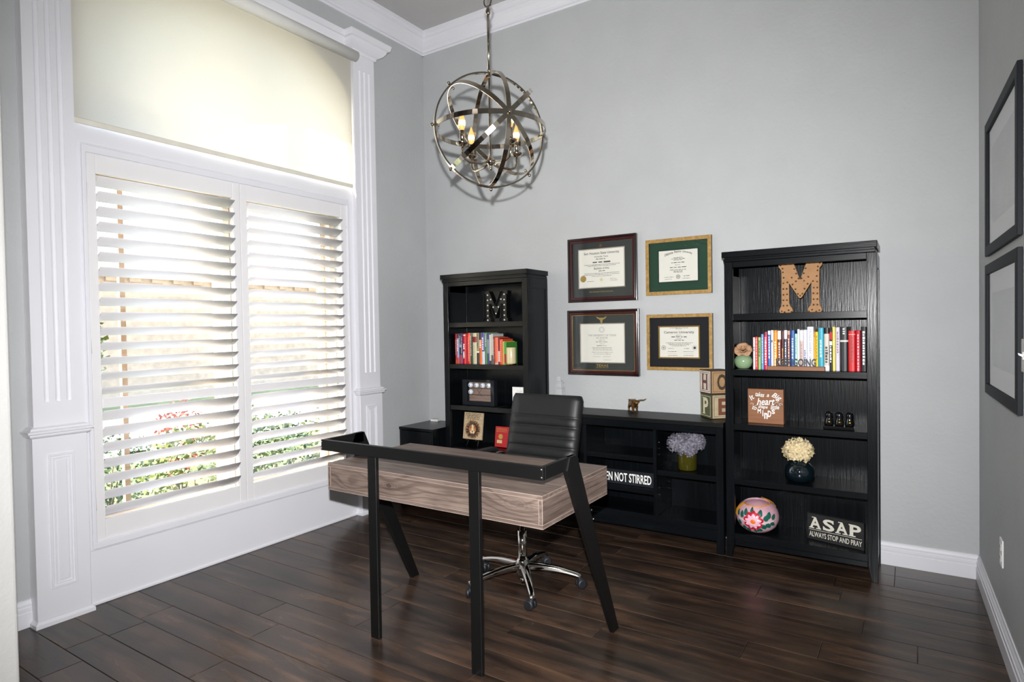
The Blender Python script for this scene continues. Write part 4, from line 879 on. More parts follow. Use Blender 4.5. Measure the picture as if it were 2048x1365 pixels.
LX = [.482, .500, .522, .545, .560, .588, .606, .634, .656, .696, .720, .746, .774, .796, .815, .834, .854, .868, .898, .914, .942, .958]
LT = [1.361, 1.360, 1.357, 1.356, 1.361, 1.361, 1.366, 1.366, 1.365, 1.366, 1.366, 1.367, 1.368, 1.362, 1.350, 1.357, 1.335, 1.330, 1.326, 1.316, 1.298]
LB = [
 ('scarlet book at the left end of the row', (190, 26, 34), [(0, .12, (200, 70, 40))], None, ((240, 200, 190), .3, .8, .2)),
 ('lavender-blue book with a red foot', (150, 160, 206), [(.0, .20, (190, 70, 50)), (.85, 1, (60, 50, 60))], None, ((240, 240, 245), .4, .8, .4)),
 ('black and white patterned book', (34, 34, 34), [(.55, .65, (160, 160, 150)), (0, .3, (150, 60, 80))], None, ((170, 170, 150), .65, .95, .4)),
 ('slim dark violet book', (66, 56, 110), [(0, .3, (170, 60, 90))], None, ((190, 190, 220), .4, .9, .4)),
 ('wide red book with a white oval on its spine', (206, 20, 28), [(.93, .96, Wt)], None, ((250, 230, 230), .5, .66, .5)),
 ('crimson book right of the one with the white oval', (178, 18, 36), [], None, None),
 ('orange-red book with pale lettering', (220, 66, 36), [], None, ((245, 214, 190), .1, .85, .25)),
 ('dark green book with a white dot', (28, 78, 56), [(.9, 1, (110, 110, 90))], None, ((200, 205, 190), .3, .9, .25)),
 ('cream book with a maroon label', (206, 196, 164), [(.70, .88, (140, 24, 34))], None, ((190, 180, 150), .1, .6, .2)),
 ('khaki and dark brown book', (148, 140, 104), [(0, .36, (48, 34, 26)), (.36, .41, (240, 238, 230))], None, ((90, 84, 60), .5, .95, .4)),
 ('orange book with white lettering and a dark top', (214, 106, 40), [(.78, 1, (52, 50, 66))], None, ((250, 232, 214), .52, .76, .6)),
 ('purple book with a white edge', (92, 80, 150), [(0, .4, (214, 210, 224))], None, ((230, 228, 240), .45, .85, .5)),
 ('leaf-green book', (84, 140, 66), [], None, ((225, 236, 210), .55, .95, .4)),
 ('lavender and navy book', (130, 136, 176), [(0, .35, (60, 66, 130)), (.8, 1, (70, 60, 140))], None, None),
 ('narrow ivory book', (206, 204, 178), [(0, .12, (60, 60, 60))], None, None),
 ('tall grey-white book with a white-edged cover', (190, 188, 184), [(0, .3, (90, 94, 90))], None, None),
 ('rust-brown book', (132, 50, 38), [], None, ((210, 170, 150), .2, .9, .3)),
 ('wide salmon-orange book', (228, 106, 74), [(.0, .06, (190, 180, 170))], None, None),
 ('slim maroon book right of the salmon-orange one', (122, 44, 40), [(.1, .5, (220, 200, 190))], None, None),
 ('orange-vermilion book', (212, 78, 44), [], None, ((236, 160, 130), .1, .95, .3)),
 ('yellow-green book beside the cream candle', (190, 196, 88), [], None, None),
]
for i, (lb, c, bands, title, dash) in enumerate(LB):
    lab = lb + ' on the left bookcase'
    book(lab, LX[i], LX[i + 1], 1.1195, LT[i] - .003, -.235 - (.003 if i % 2 else 0), .15, c, 'books on the left bookcase', bands, title, dash)
# white oval on the wide red spine
for o in [o for o in COL.objects if o.get('label', '').startswith('wide red book with a white oval')]:
    m = MB(); pts = [(.574 + .006 * cos(a), 1.19 + .030 * sin(a)) for a in [2 * pi * k / 20 for k in range(20)]]
    m.plate([pts], XZ, -.2395, -.2365).build('spine_oval', WHITEI, o, o.location.copy())
t = thing('book', 'green book with a red band on its spine behind the cream candle', 'book', (.985, -.13, 1.1195), R(0), 'books on the left bookcase'); og = t.location.copy()
MB().box(.958, .962, -.236, -.09, 1.1195, 1.290).box(.976, .980, -.236, -.09, 1.1195, 1.290).box(.958, .980, -.2375, -.234, 1.1195, 1.290).build('cover', colmat((72, 140, 56)), t, og)
MB().box(.9625, .9757, -.233, -.093, 1.122, 1.286).build('page_block', PAPER, t, og); MB().box(.959, .979, -.2382, -.2374, 1.13, 1.20).build('spine_band', colmat((150, 40, 34)), t, og)
t = thing('candle', 'cream pillar candle right of the books on the left bookcase', 'candle', (1.0235, -.240, 1.1195)); og = t.location.copy()
MB().lathe([(.030, .008), (.036, .010), (.037, .014), (.037, .126), (.035, .131), (.012, .131), (1e-6, .129)], og, 32).build('wax', mat('candle_wax', (212, 200, 158), .25, var=.03, coat=.5), t, og)
MB().lathe([(.037, 0), (.0385, .003), (.0385, .008), (.034, .0085)], og, 32).build('tin_rim', BRASS, t, og); MB().tube([og + Vector((0, 0, .129)), og + Vector((.001, 0, .139))], .001, 6).build('wick', INK, t, og)

# ---- letter M (black, marquee) : outline in x,z then holes
def M_outline(x0, x1, z0, z1, st, serif, sh):
    xc = (x0 + x1) / 2; e = serif
    return [(x0 - e, z0), (x0 + st + e, z0), (x0 + st + e, z0 + sh), (x0 + st, z0 + sh), (x0 + st, z1 - (z1 - z0) * .42), (xc, z0 + (z1 - z0) * .10),
            (x1 - st, z1 - (z1 - z0) * .42), (x1 - st, z0 + sh), (x1 - st - e, z0 + sh), (x1 - st - e, z0), (x1 + e, z0), (x1 + e, z0 + sh), (x1, z0 + sh), (x1, z1 - sh), (x1 + e, z1 - sh), (x1 + e, z1),
            (x1 - st * 1.0, z1), (xc, z0 + (z1 - z0) * .50), (x0 + st * 1.0, z1), (x0 - e, z1), (x0 - e, z1 - sh), (x0, z1 - sh), (x0, z0 + sh)]
t = thing('marquee_letter', 'black metal marquee letter M with pale bulbs, top shelf of the left bookcase', 'letter', (.862, -.19, 1.4465)); og = t.location.copy()
mo = M_outline(.757, .968, 1.4500, 1.682, .052, .012, .024)
MB().plate([mo], XZ, -.196, -.160).build('face', METALB, t, og)
rim = MB()
for a, b in zip(mo, mo[1:] + mo[:1]):
    d = Vector((b[0] - a[0], 0, b[1] - a[1])); 
    if d.length < 1e-4: continue
    nn = Vector((d.z, 0, -d.x)).normalized() * .0025
    A_ = Vector((a[0], -.215, a[1])); B_ = Vector((b[0], -.215, b[1])); D_ = Vector((0, .055, 0))
    rim.add([A_ - nn * .4, B_ - nn * .4, B_ + nn * .6, A_ + nn * .6, A_ - nn * .4 + D_, B_ - nn * .4 + D_, B_ + nn * .6 + D_, A_ + nn * .6 + D_], [(0, 1, 2, 3), (7, 6, 5, 4), (0, 4, 5, 1), (1, 5, 6, 2), (2, 6, 7, 3), (3, 7, 4, 0)])
rim.build('rim', METALB, t, og)
bm_ = mat('pale_bulb', (225, 224, 215), .3)
for x, z in [(.785, 1.655), (.785, 1.615), (.785, 1.575), (.785, 1.535), (.785, 1.495), (.785, 1.46), (.94, 1.655), (.94, 1.615), (.94, 1.575), (.94, 1.535), (.94, 1.495), (.94, 1.46), (.815, 1.62), (.838, 1.56), (.910, 1.62), (.887, 1.56), (.8625, 1.51)]:
    MB().ball((x, -.199, z), .0062, 8, 5).build('bulb', bm_, t, og)

# ---- shadow box with golf balls
t = thing('shadow_box', 'black shadow-box frame with golf balls on wood slats, left bookcase', 'picture', (.71, -.22, .794)); og = t.location.copy()
MB().plate([rect(.557, .860, .7945, .996), rect(.598, .829, .824, .978)[::-1]], XZ, -.245, -.195).build('frame', FRAMEB, t, og, .002)
BW = mat('slat_wood', (128, 108, 98), .7, var=.25, scale=(6, 120, 120))
for k in range(3): MB().box(.597, .830, -.208, -.200, .824 + k * .0515, .872 + k * .0515).build('wood_slat', BW, t, og, .001)
GB = mat('golf_ball', (222, 228, 234), .35, var=.03, scale=(200, 200, 200), bump=.6, bscale=(300, 300, 300), bdist=.001)
for x, z in ((.624, .951), (.683, .951), (.742, .951), (.800, .951), (.624, .897)):
    g = MB().ball((x, -.222, z), .0205, 18, 10).build('golf_ball', GB, t, og); disc(MB(), x, z, .006, -.2425, 12).build('ball_mark', colmat((120, 130, 170)), g, og)
for a, b in (((.672, .865), (.722, .918)), ((.722, .865), (.672, .918))): MB().tube([(a[0], -.2095, a[1]), (b[0], -.2095, b[1])], .0012, 6).build('golf_club', INK, t, og)

t = thing('card_box', 'small white card holder on the left bookcase just above the chair back', 'box', (1.092, -.255, .794)); og = t.location.copy()
MB().box(1.040, 1.140, -.275, -.235, .7945, .802).build('base', PLASTIC, t, og); MB().box(1.043, 1.137, -.262, -.250, .8025, .955).build('card', WHITEP, t, og); m = MB(); scrawl(m, 1.08, 1.13, .925, .004, -.2623, 4); m.box(1.112, 1.1128, -.2624, -.2619, .93, .952); m.build('print', INKL, t, og)

# ---- lion plaque on an easel
t = thing('stone_plaque', 'mottled stone plaque with a lion head on a black easel', 'plaque', (.62, -.2, .462)); og = t.location.copy()
e = thing('tabletop_easel', 'small black easel holding the lion plaque', 'easel', (.62, -.19, .462)); eg = e.location.copy()
STONE = mat('mottled_stone', (168, 146, 114), .7, var=.3, scale=(90, 90, 90), bump=.3, bscale=(120, 120, 120), rgb2=(206, 186, 150))
T1 = Matrix.Translation((.62, -.205, .516)) @ Matrix.Rotation(R(-8), 4, 'X')
def tb(m): return m.xf(T1)
tb(MB().box(-.093, .093, -.008, .008, 0, .212)).build('slab', STONE, t, og, .002)
DK = colmat((74, 52, 36)); TN = colmat((196, 130, 76)); LT_ = colmat((232, 208, 170))
mane = MB(); r = random.Random(3)
for k in range(64):
    a = 2 * pi * k / 64; r0 = r.uniform(.030, .040); r1 = r.uniform(.062, .080); tw = r.uniform(-.25, .25)
    p = [((r0 + (r1 - r0) * i / 4) * cos(a + tw * i / 4), .078 + (r0 + (r1 - r0) * i / 4) * .98 * sin(a + tw * i / 4)) for i in range(5)]
    mane.tube([(x, -.0085, z) for x, z in p if True], [.0022, .0036, .0036, .0026, .0010], 5)
tb(mane).build('mane', DK, t, og); mn = MB(); disc(mn, 0, .078, .072, -.0079, 28, .03, .0008); tb(mn).build('mane_ground', colmat((164, 124, 86)), t, og)
m = MB(); pts = [(.034 * cos(a) * (1 - .18 * max(0, -sin(a))), .080 + .044 * sin(a)) for a in [2 * pi * k / 24 for k in range(24)]]
tb(m.plate([pts], XZ, -.0095, -.008)).build('face', TN, t, og)
m = MB(); m.plate([[(-.006, .118), (.006, .118), (.009, .085), (.012, .068), (-.012, .068), (-.009, .085)]], XZ, -.0105, -.0094); disc(m, -.011, .056, .012, -.0094, 14, 0, .001); disc(m, .011, .056, .012, -.0094, 14, 0, .001); tb(m).build('muzzle', LT_, t, og)
m = MB(); m.plate([[(-.009, .068), (.009, .068), (.004, .060), (-.004, .060)]], XZ, -.0115, -.0104); m.box(-.0012, .0012, -.0115, -.0104, .046, .060); disc(m, -.017, .092, .0045, -.0094, 10, 0, .001); disc(m, .017, .092, .0045, -.0094, 10, 0, .001); m.box(-.010, .010, -.0112, -.0104, .044, .046)
for s in (-1, 1): m.plate([[(s * .010, .100), (s * .027, .106), (s * .027, .102)][::s]], XZ, -.0105, -.0094)
tb(m).build('features', DK, t, og)
m = MB()
for k in range(4): scrawl(m, -.075 + .006 * k, .075 - .006 * k, .200 - .013 * k, .006, -.0082, k + 200)
tb(m).build('inscription', DK, t, og)
for s in (-1, 1):
    MB().tube([(.62 + s * .055, -.215, .4655), (.62 + s * .046, -.184, .516), (.62 + s * .018, -.160, .62), (.62, -.136, .70)], .005, 8).build('leg', METALB, e, eg)
    MB().box(.62 + s * .046 - .006, .62 + s * .046 + .006, -.226, -.182, .506, .5145).build('ledge', METALB, e, eg, .001)
MB().tube([(.62, -.136, .70), (.62, -.06, .4655)], .004, 8).build('rear_leg', METALB, e, eg)

# ---- red plaque
t = thing('red_plaque', 'red plaque with a gold medal, half hidden behind the chair', 'plaque', (.87, -.13, .462)); og = t.location.copy()
T1 = Matrix.Translation((.87, -.15, .4655)) @ Matrix.Rotation(R(-7), 4, 'X')
MB().box(-.073, .073, -.006, .006, 0, .160).xf(T1).build('board', colmat((176, 22, 32)), t, og, .002)
disc(MB(), -.018, .082, .020, -.0061, 28, 0, .003).xf(T1).build('medal', GOLDT, t, og)
MB().box(-.052, -.004, -.0075, -.006, .030, .055).xf(T1).build('name_plate', mat('pale_brass', (214, 190, 140), .4, .4), t, og)
m = MB()
for k in range(3): scrawl(m, -.060, .040, .143 - .011 * k, .004, -.0062, 300 + k)
m.xf(T1).build('gilt_print', GOLDT, t, og); MB().box(-.02, .02, .006, .05, 0, .004).xf(Matrix.Translation((.87, -.15, .4655))).build('rear_foot', colmat((120, 16, 24)), t, og)

# ---- on the console: crystal tower, longhorn, letter blocks
t = thing('crystal_tower', 'clear crystal tower ornament on the console behind the chair', 'ornament', (1.372, -.12, .800)); og = t.location.copy()
MB().stack(1.344, 1.400, -.148, -.092, [(.8005, .006), (.815, .006), (.815, 0), (.945, 0)]).build('shaft', GLASSC, t, og, .002)
MB().stack(1.350, 1.394, -.142, -.098, [(.9455, .004), (.955, .004), (.957, -.002), (.985, -.004), (.988, .001), (.996, .001), (.998, -.008), (1.012, -.014), (1.030, -.0205)]).build('belfry', GLASSC, t, og)
t = thing('longhorn_figurine', 'small bronze longhorn steer figurine on the console', 'figurine', (1.935, -.10, .800), R(-48)); t.scale = (1.12, 1.12, 1.12)
def skin(name, verts, edges, rad, m, parent, lv=2):
    me = bpy.data.meshes.new(name); me.from_pydata([Vector(v) for v in verts], edges, []); me.materials.append(m)
    o = bpy.data.objects.new(name, me); COL.objects.link(o); o.parent = parent
    md = o.modifiers.new('skin', 'SKIN'); md.use_smooth_shade = True
    bm = bmesh.new(); bm.from_mesh(me); bm.verts.layers.skin.verify(); bm.to_mesh(me); bm.free()
    sv = me.skin_vertices[0]
    for i, q in enumerate(rad): sv.data[i].radius = (q, q) if not isinstance(q, tuple) else q; sv.data[i].use_root = (i == 0)
    s2 = o.modifiers.new('subdivision', 'SUBSURF'); s2.levels = lv; s2.render_levels = lv; return o
B = [(0, 0, .056), (-.022, 0, .055), (-.044, 0, .057), (.022, 0, .058), (.040, 0, .064), (.056, 0, .068), (.072, 0, .058)]
E_ = [(0, 1), (1, 2), (0, 3), (3, 4), (4, 5), (5, 6)]; Rd = [(.023, .026), (.022, .024), (.017, .020), (.024, .027), (.018, .021), (.013, .014), (.009, .009)]
for bx, src, kx in ((-.042, 2, -.006), (.026, 3, .004)):
    for s in (-1, 1):
        n = len(B); B += [(bx, s * .011, .036), (bx + kx, s * .012, .019), (bx, s * .012, .0035)]; E_ += [(src, n), (n, n + 1), (n + 1, n + 2)]; Rd += [.0105, .0066, .0070]
skin('body', B, E_, Rd, BRONZE, t)
for s in (-1, 1):
    MB().tube([(.056, s * .008, .076), (.058, s * .024, .080), (.062, s * .044, .080), (.066, s * .060, .088)], [.0045, .004, .003, .001], 8).build('horn', mat('horn_bronze', (110, 92, 62), .35, .5), t)
    MB().ball((.053, s * .014, .068), .006, 8, 5, (.5, 1.3, .7)).build('ear', BRONZE, t)
MB().tube([(-.056, 0, .066), (-.066, 0, .060), (-.067, 0, .036), (-.066, 0, .022)], [.003, .002, .0016, .0035], 6).build('tail', BRONZE, t)

def block(label, fx, fy, z, ang, ed, f1, f2, l1, l2, c1, c2, i1, i2):
    """letter block: front corner at (fx, fy); left face and right face carry letters"""
    t = thing('letter_block', label, 'block', (fx, fy, z), R(ang)); f = ed
    # local: right face lies along +x (normal -y); left face along +y (normal -x)
    MB().box(0, f, 0, f, .0005, f).build('cube', mat('block_edge', (70, 56, 42), .8, var=.3, scale=(40, 40, 40)), t, bev=.004, seg=2)
    def face(name, rgb, ink, ch, left, inset):
        m = MB().plate([rect(.006, f - .006, .006, f - .006)], XZ, -.0012, .001)
        b = MB().plate([rect(.014, f - .014, .014, f - .014), rect(.017, f - .017, .017, f - .017)[::-1]], XZ, -.0018, -.001)
        l = letters(MB(), ch, f * .28, f * .72, f * .16, f * .84, -.0018, .03)
        for ex in ((.24, .46), (.54, .76)) if ch == 'H' else (((.22, .46),) if ch == 'P' else ()):
            l.box(f * ex[0], f * ex[1], -.0018, -.0012, f * .16, f * .19)
            l.box(f * ex[0], f * ex[1], -.0018, -.0012, f * .81, f * .84)
        if left:
            Q = Matrix(((0, 1, 0, 0), (-1, 0, 0, f), (0, 0, 1, 0), (0, 0, 0, 1)))
            for q in (m, b, l): q.xf(Q)
        p = m.build(name, mat('paper_%d%d%d' % rgb, rgb, .8, var=.14, scale=(25, 25, 25)), t); b.build('border', colmat(inset, .8), p); l.build('letter', colmat(ink, .8), p)
    face('left_face', c1, i1, l1, True, i1 if l1 == 'H' else (196, 190, 160)); face('right_face', c2, i2, l2, False, (110, 88, 62))
block('lower letter block with P on green and E, on the console', 2.500, -.210, .800, 42, .156, 'left', 'right', 'P', 'E', (78, 84, 52), (176, 162, 130), (214, 206, 176), (112, 66, 46))
block('upper letter block with H on cream and O on brown, stacked on the other', 2.494, -.200, .9565, 44, .150, 'left', 'right', 'H', 'O', (206, 194, 180), (168, 134, 98), (96, 62, 56), (70, 56, 34))

# ---- console shelves: sign and hydrangea
t = thing('shaken_sign', 'long black sign with white words SHAKEN NOT STIRRED in the console', 'sign', (1.915, -.27, .336)); og = t.location.copy()
MB().box(1.690, 2.150, -.285, -.268, .3365, .432).build('board', FRAMEB, t, og, .001); letters(MB(), 'SHAKEN NOT STIRRED', 1.700, 2.128, .354, .414, -.2858, .018).build('lettering', WHITEI, t, og)

def florets(mb, c, rad, n, seed, ps=.014, sq=1.0):
    r = random.Random(seed); c = Vector(c)
    for i in range(n):
        zc = 1 - 2 * (i + .5) / n; ph = i * 2.39996; u = Vector((sqrt(1 - zc * zc) * cos(ph), sqrt(1 - zc * zc) * sin(ph), zc))
        if u.z < -.72: continue
        u2 = (u + Vector((r.uniform(-.2, .2), r.uniform(-.2, .2), r.uniform(-.2, .2)))).normalized()
        p = c + Vector((u.x, u.y, u.z * sq)) * rad * r.uniform(.86, 1.06); a = u2.orthogonal().normalized(); a = Quaternion(u2, r.uniform(0, 6)) @ a; b = u2.cross(a)
        for k in range(4):
            d = a * cos(k * pi / 2) + b * sin(k * pi / 2); e = u2.cross(d); s = ps * r.uniform(.8, 1.25); lf = r.uniform(.1, .55)
            mb.add([p, p + d * s * .6 + e * s * .5 + u2 * s * .1, p + d * s * 1.1 + u2 * s * lf, p + d * s * .6 - e * s * .5 + u2 * s * .1], [(0, 1, 2), (0, 2, 3)])
    return mb
t = thing('hydrangea_vase', 'grey-mauve hydrangeas in an olive glass jar inside the console', 'flowers', (2.345, -.22, .469)); og = t.location.copy()
MB().lathe([(.050, .001), (.056, .004), (.058, .012), (.058, .098), (.052, .112), (.044, .118), (.044, .130), (.047, .132), (.041, .132), (.041, .117), (.053, .098), (.054, .012), (.05, .006), (1e-6, .006)], og, 32).build('jar', GLASSY, t, og)
HY = mat('hydrangea_mauve', (78, 75, 86), .7, var=.3, scale=(60, 60, 60), rgb2=(138, 135, 147))
for c, q, n in (((2.285, -.215, .633), .066, 90), ((2.355, -.250, .612), .060, 80), ((2.392, -.205, .645), .062, 90), ((2.335, -.195, .655), .05, 60)):
    o = florets(MB(), c, q, n, int(c[0] * 999), .017, .9).build('bloom', HY, t, og, kind='stuff')
    MB().tube([(c[0] * .3 + og.x * .7, og.y, .485), (c[0] * .7 + og.x * .3, (c[1] + og.y) / 2, .58), (c[0], c[1], c[2] - .03)], .003, 6).build('stem', mat('stem_green', (96, 104, 52), .6), t, og)

# ---- right bookcase ornaments
t = thing('kraft_letter', 'tan kraft letter M studded with rivets, top shelf of the right bookcase', 'letter', (3.012, -.2, 1.456)); og = t.location.copy()
def soft(x0, x1, z0, z1):
    st, eo, ei = .042, .013, .020; xc = (x0 + x1) / 2; H = z1 - z0
    lf = [(x0 - eo, z0 + .010), (x0 - eo + .005, z0), (x0 + st + ei - .005, z0), (x0 + st + ei, z0 + .010), (x0 + st + ei - .003, z0 + .026), (x0 + st + .006, z0 + .040), (x0 + st, z0 + .058),
          (x0 + st, z0 + H * .585), (xc - .008, z0 + H * .295), (xc, z0 + H * .280)]
    up = [(xc, z0 + H * .645), (x0 + st + .028, z1 - .014), (x0 + st + .020, z1 - .004), (x0 + st + .004, z1), (x0 + .012, z1 - .005), (x0 + .002, z1 - .001), (x0 - eo + .004, z1 - .002), (x0 - eo - .003, z1 - .012),
          (x0 - eo - .001, z1 - .026), (x0 - .001, z1 - .044), (x0, z1 - .07), (x0, z0 + .058), (x0 - .002, z0 + .040), (x0 - eo + .003, z0 + .026)]
    mir = lambda L_: [(2 * xc - a, b) for a, b in L_]
    return lf + mir(lf)[::-1][1:] + mir(up)[::-1][:-1] + up
mo = soft(2.911, 3.113, 1.4568, 1.752)
MB().plate([mo], XZ, -.207, -.192).build('board', KRAFT, t, og, .0015)
RV = mat('rivet', (96, 76, 50), .35, .7)
def rivet(x, z):
    MB().lathe([(.0052, 0), (.0052, .0022), (.0036, .0030), (.0034, .0012), (1e-6, .0008)], (0, 0, 0), 12).xf(Matrix.Translation((x, -.207, z)) @ Matrix.Rotation(R(90), 4, 'X')).build('rivet', RV, t, og)
for s in (0, 1):
    for x, z in ((2.912, 1.468), (2.928, 1.462), (2.950, 1.472), (2.966, 1.462), (2.922, 1.500), (2.942, 1.500), (2.922, 1.532), (2.941, 1.532), (2.922, 1.564), (2.942, 1.566), (2.922, 1.598), (2.940, 1.598), (2.922, 1.632), (2.944, 1.636), (2.924, 1.664), (2.920, 1.696), (2.918, 1.718), (2.908, 1.738), (2.936, 1.742), (2.962, 1.742), (2.982, 1.712), (2.992, 1.684), (2.968, 1.662), (2.972, 1.622), (2.990, 1.640), (2.988, 1.594), (3.004, 1.655), (3.000, 1.566)):
        rivet(x if s == 0 else 6.024 - x, z)
rivet(3.012, 1.555)

t = thing('rose_vase', 'beige paper rose in a round sage-green vase, left of the books', 'flowers', (2.697, -.225, 1.126)); og = t.location.copy()
MB().lathe([(.028, .001), (.034, .004), (.046, .018), (.053, .040), (.052, .056), (.043, .072), (.028, .081), (.020, .084), (.017, .082), (.022, .076), (.04, .066), (.046, .05), (.04, .02), (1e-6, .008)], og, 36).build('vase', mat('sage_glaze', (140, 166, 128), .18, var=.06, scale=(12, 12, 12), coat=.5), t, og)
MB().tube([(2.697, -.225, 1.15), (2.697, -.230, 1.23)], .003, 6).build('stem', MATS['stem_green'], t, og)
rs = MB(); r = random.Random(5); RC = Vector((2.697, -.236, 1.250)); AXr = Vector((.12, -.80, .58)).normalized(); U1 = AXr.orthogonal().normalized(); U2 = AXr.cross(U1)
for ly, (cnt, rb, ht, wd, t0, t1) in enumerate(((3, .003, .030, .011, -12, 4), (4, .008, .031, .015, -4, 22), (5, .013, .031, .018, 8, 48), (6, .018, .030, .021, 24, 74), (7, .021, .032, .024, 44, 100))):
    for i in range(cnt):
        a = 2 * pi * (i + .5 * (ly % 2)) / cnt + r.uniform(-.2, .2); d = U1 * cos(a) + U2 * sin(a); tn = AXr.cross(d); vs = []; p = RC + d * rb - AXr * (.010 + .003 * ly)
        for j in range(6):
            g = j / 5; tl = R(t0 + (t1 - t0) * g); 
            if j: p = p + (AXr * cos(tl) + d * sin(tl)) * ht / 5
            for k in range(7):
                q = k / 3 - 1; wv = wd * (.45 + .62 * sin(pi * min(1, .1 + .62 * g)))
                vs.append(p + tn * wv * q - d * wv * .38 * q * q * (1 - .7 * g * (ly / 4)) - AXr * (.006 * q * q * g) + AXr * (.0022 * g * sin(q * 5 + i)))
        rs.add(vs, [(j * 7 + k, j * 7 + k + 1, j * 7 + k + 8, j * 7 + k + 7) for j in range(5) for k in range(6)], True)
rs.tube([RC - AXr * .012, RC + AXr * .008, RC + AXr * .020, RC + AXr * .027], [.008, .010, .007, .002], 10)
o = rs.build('bloom', mat('rose_paper', (186, 146, 112), .75, var=.12, scale=(40, 40, 40)), t, og); md = o.modifiers.new('thickness', 'SOLIDIFY'); md.thickness = .0012

t = thing('keep_going_sign', 'wooden bar with black standing letters KEEP GOING before the books', 'sign', (3.0, -.31, 1.126)); og = t.location.copy()
MB().box(2.852, 3.151, -.325, -.290, 1.1265, 1.150).build('base', WOODT, t, og, .0015); letters(MB(), 'KEEP GOING', 2.896, 3.106, 1.1503, 1.194, -.311, .022, th=.007).build('letter_row', BLACKI, t, og)

# It takes a Big heart sign
t = thing('wood_sign', 'square wooden sign with white words about a big heart and little minds', 'sign', (2.826, -.25, .802)); og = t.location.copy()
MB().box(2.726, 2.926, -.252, -.222, .8025, 1.008).build('block', WOODT, t, og, .002)
YS = -.2524; m = MB()
def word(s, cx, cz, wd, ht, rot=0, shear=.25, bold=.012):
    q = MB(); letters(q, s, -wd / 2, wd / 2, -ht / 2, ht / 2, 0, bold, shear); c, sn = cos(R(rot)), sin(R(rot))
    q.v = [Vector((cx + p.x * c - p.z * sn, YS, cz + p.x * sn + p.z * c)) for p in q.v]; m.add(q.v, q.f)
word('It', 2.748, .956, .026, .030, 42); word('takes', 2.795, .975, .050, .027, -6); word('a', 2.840, .970, .013, .016, -4); word('Big', 2.888, .962, .054, .038, -28)
word('heart', 2.828, .934, .100, .043, 3, .3, .014); word('to', 2.764, .893, .025, .022, -14); word('shape', 2.812, .900, .053, .027, -3); word('little', 2.878, .903, .048, .026, 4)
for ch, x, z, h in (('M', 2.791, .876, .027), ('i', 2.811, .864, .036), ('n', 2.828, .849, .036), ('D', 2.848, .862, .038), ('S', 2.869, .876, .026)): word(ch, x, z, .019 if ch != 'i' else .006, h, 0, 0, .03)
for sx, x, z in ((-1, 2.752, .913), (1, 2.908, .918)):
    m.tube([(x + sx * (.013 - .0011 * k) * cos(k * .55) , YS, z + (.011 - .0009 * k) * sin(k * .55)) for k in range(11)], .0011, 5)
m.tube([(2.758, YS, .903), (2.766, YS, .903), (2.778, YS, .912), (2.784, YS, .930)], .0011, 5); m.tube([(2.900, YS, .929), (2.886, YS, .932), (2.876, YS, .926)], .0011, 5)
m.build('lettering', WHITEI, t, og)

# black trio figurine
t = thing('trio_figurine', 'glossy black ornament of three rounded figures with gold balls', 'ornament', (3.215, -.27, .802)); og = t.location.copy()
GLB = mat('gloss_black', (14, 14, 15), .12, var=.05, coat=.6)
MB().box(3.138, 3.290, -.305, -.245, .8025, .820).build('base', GLB, t, og, .003)
for k in range(3):
    x = 3.164 + k * .051
    f = MB().lathe([(.022, 0), (.024, .010), (.021, .030), (.015, .042), (.019, .052), (.020, .062), (.013, .074), (1e-6, .078)], (x, -.262, .820), 20).build('figure', GLB, t, og)
    MB().ball((x + .004, -.290, .842), .0085, 14, 8).build('gold_ball', BRASS, f, og)

t = thing('cream_hydrangea_vase', 'cream hydrangea in a round smoky blue glass vase, right bookcase', 'flowers', (3.004, -.22, .474)); og = t.location.copy()
MB().lathe([(.040, .001), (.060, .008), (.077, .034), (.081, .060), (.074, .088), (.054, .110), (.043, .116), (.046, .122), (.043, .122), (.040, .116), (.052, .106), (.071, .086), (.078, .06), (.074, .034), (.058, .011), (1e-6, .006)], og, 40).build('vase', GLASSN, t, og)
MB().lathe([(.035, .0065), (.056, .012), (.072, .034), (.0755, .055), (1e-6, .0555)], og, 32).build('dark_water', mat('dark_water', (14, 24, 30), .08), t, og)
HC_ = mat('hydrangea_cream', (206, 184, 136), .75, var=.25, scale=(60, 60, 60), rgb2=(234, 218, 180))
florets(MB(), (2.998, -.225, .655), .078, 150, 77, .017, .86).build('bloom', HC_, t, og, kind='stuff'); MB().ball((2.998, -.225, .655), .058, 14, 8).build('flower_core', colmat((150, 122, 78), .8), t, og)
MB().tube([(3.004, -.22, .49), (3.0, -.222, .62)], .004, 6).build('stem', MATS['stem_green'], t, og)

# painted gourd bowl
t = thing('gourd_bowl', 'pink gourd bowl painted with a red flower, bottom shelf of the right bookcase', 'bowl', (2.768, -.205, .145)); og = t.location.copy()
GP = [(.048, .001), (.082, .012), (.108, .038), (.121, .072), (.122, .098), (.114, .128), (.098, .152), (.078, .168), (.070, .172), (.064, .169), (.078, .155), (.098, .132), (.112, .098), (.108, .06), (.08, .02), (1e-6, .010)]
TL = Matrix.Rotation(R(7), 4, 'X')
def gr(z):
    for (ra, za), (rb, zb) in zip(GP, GP[1:9]):
        if za <= z <= zb: return ra + (rb - ra) * (z - za) / (zb - za)
    return .1
MB().lathe(GP, (0, 0, 0), 48).xf(TL @ Matrix.Translation((0, 0, .006))).xf(Matrix.Translation(og)).build('bowl', mat('pink_lacquer', (200, 150, 164), .25, var=.12, scale=(10, 10, 10), coat=.4, rgb2=(220, 182, 192)), t, og)
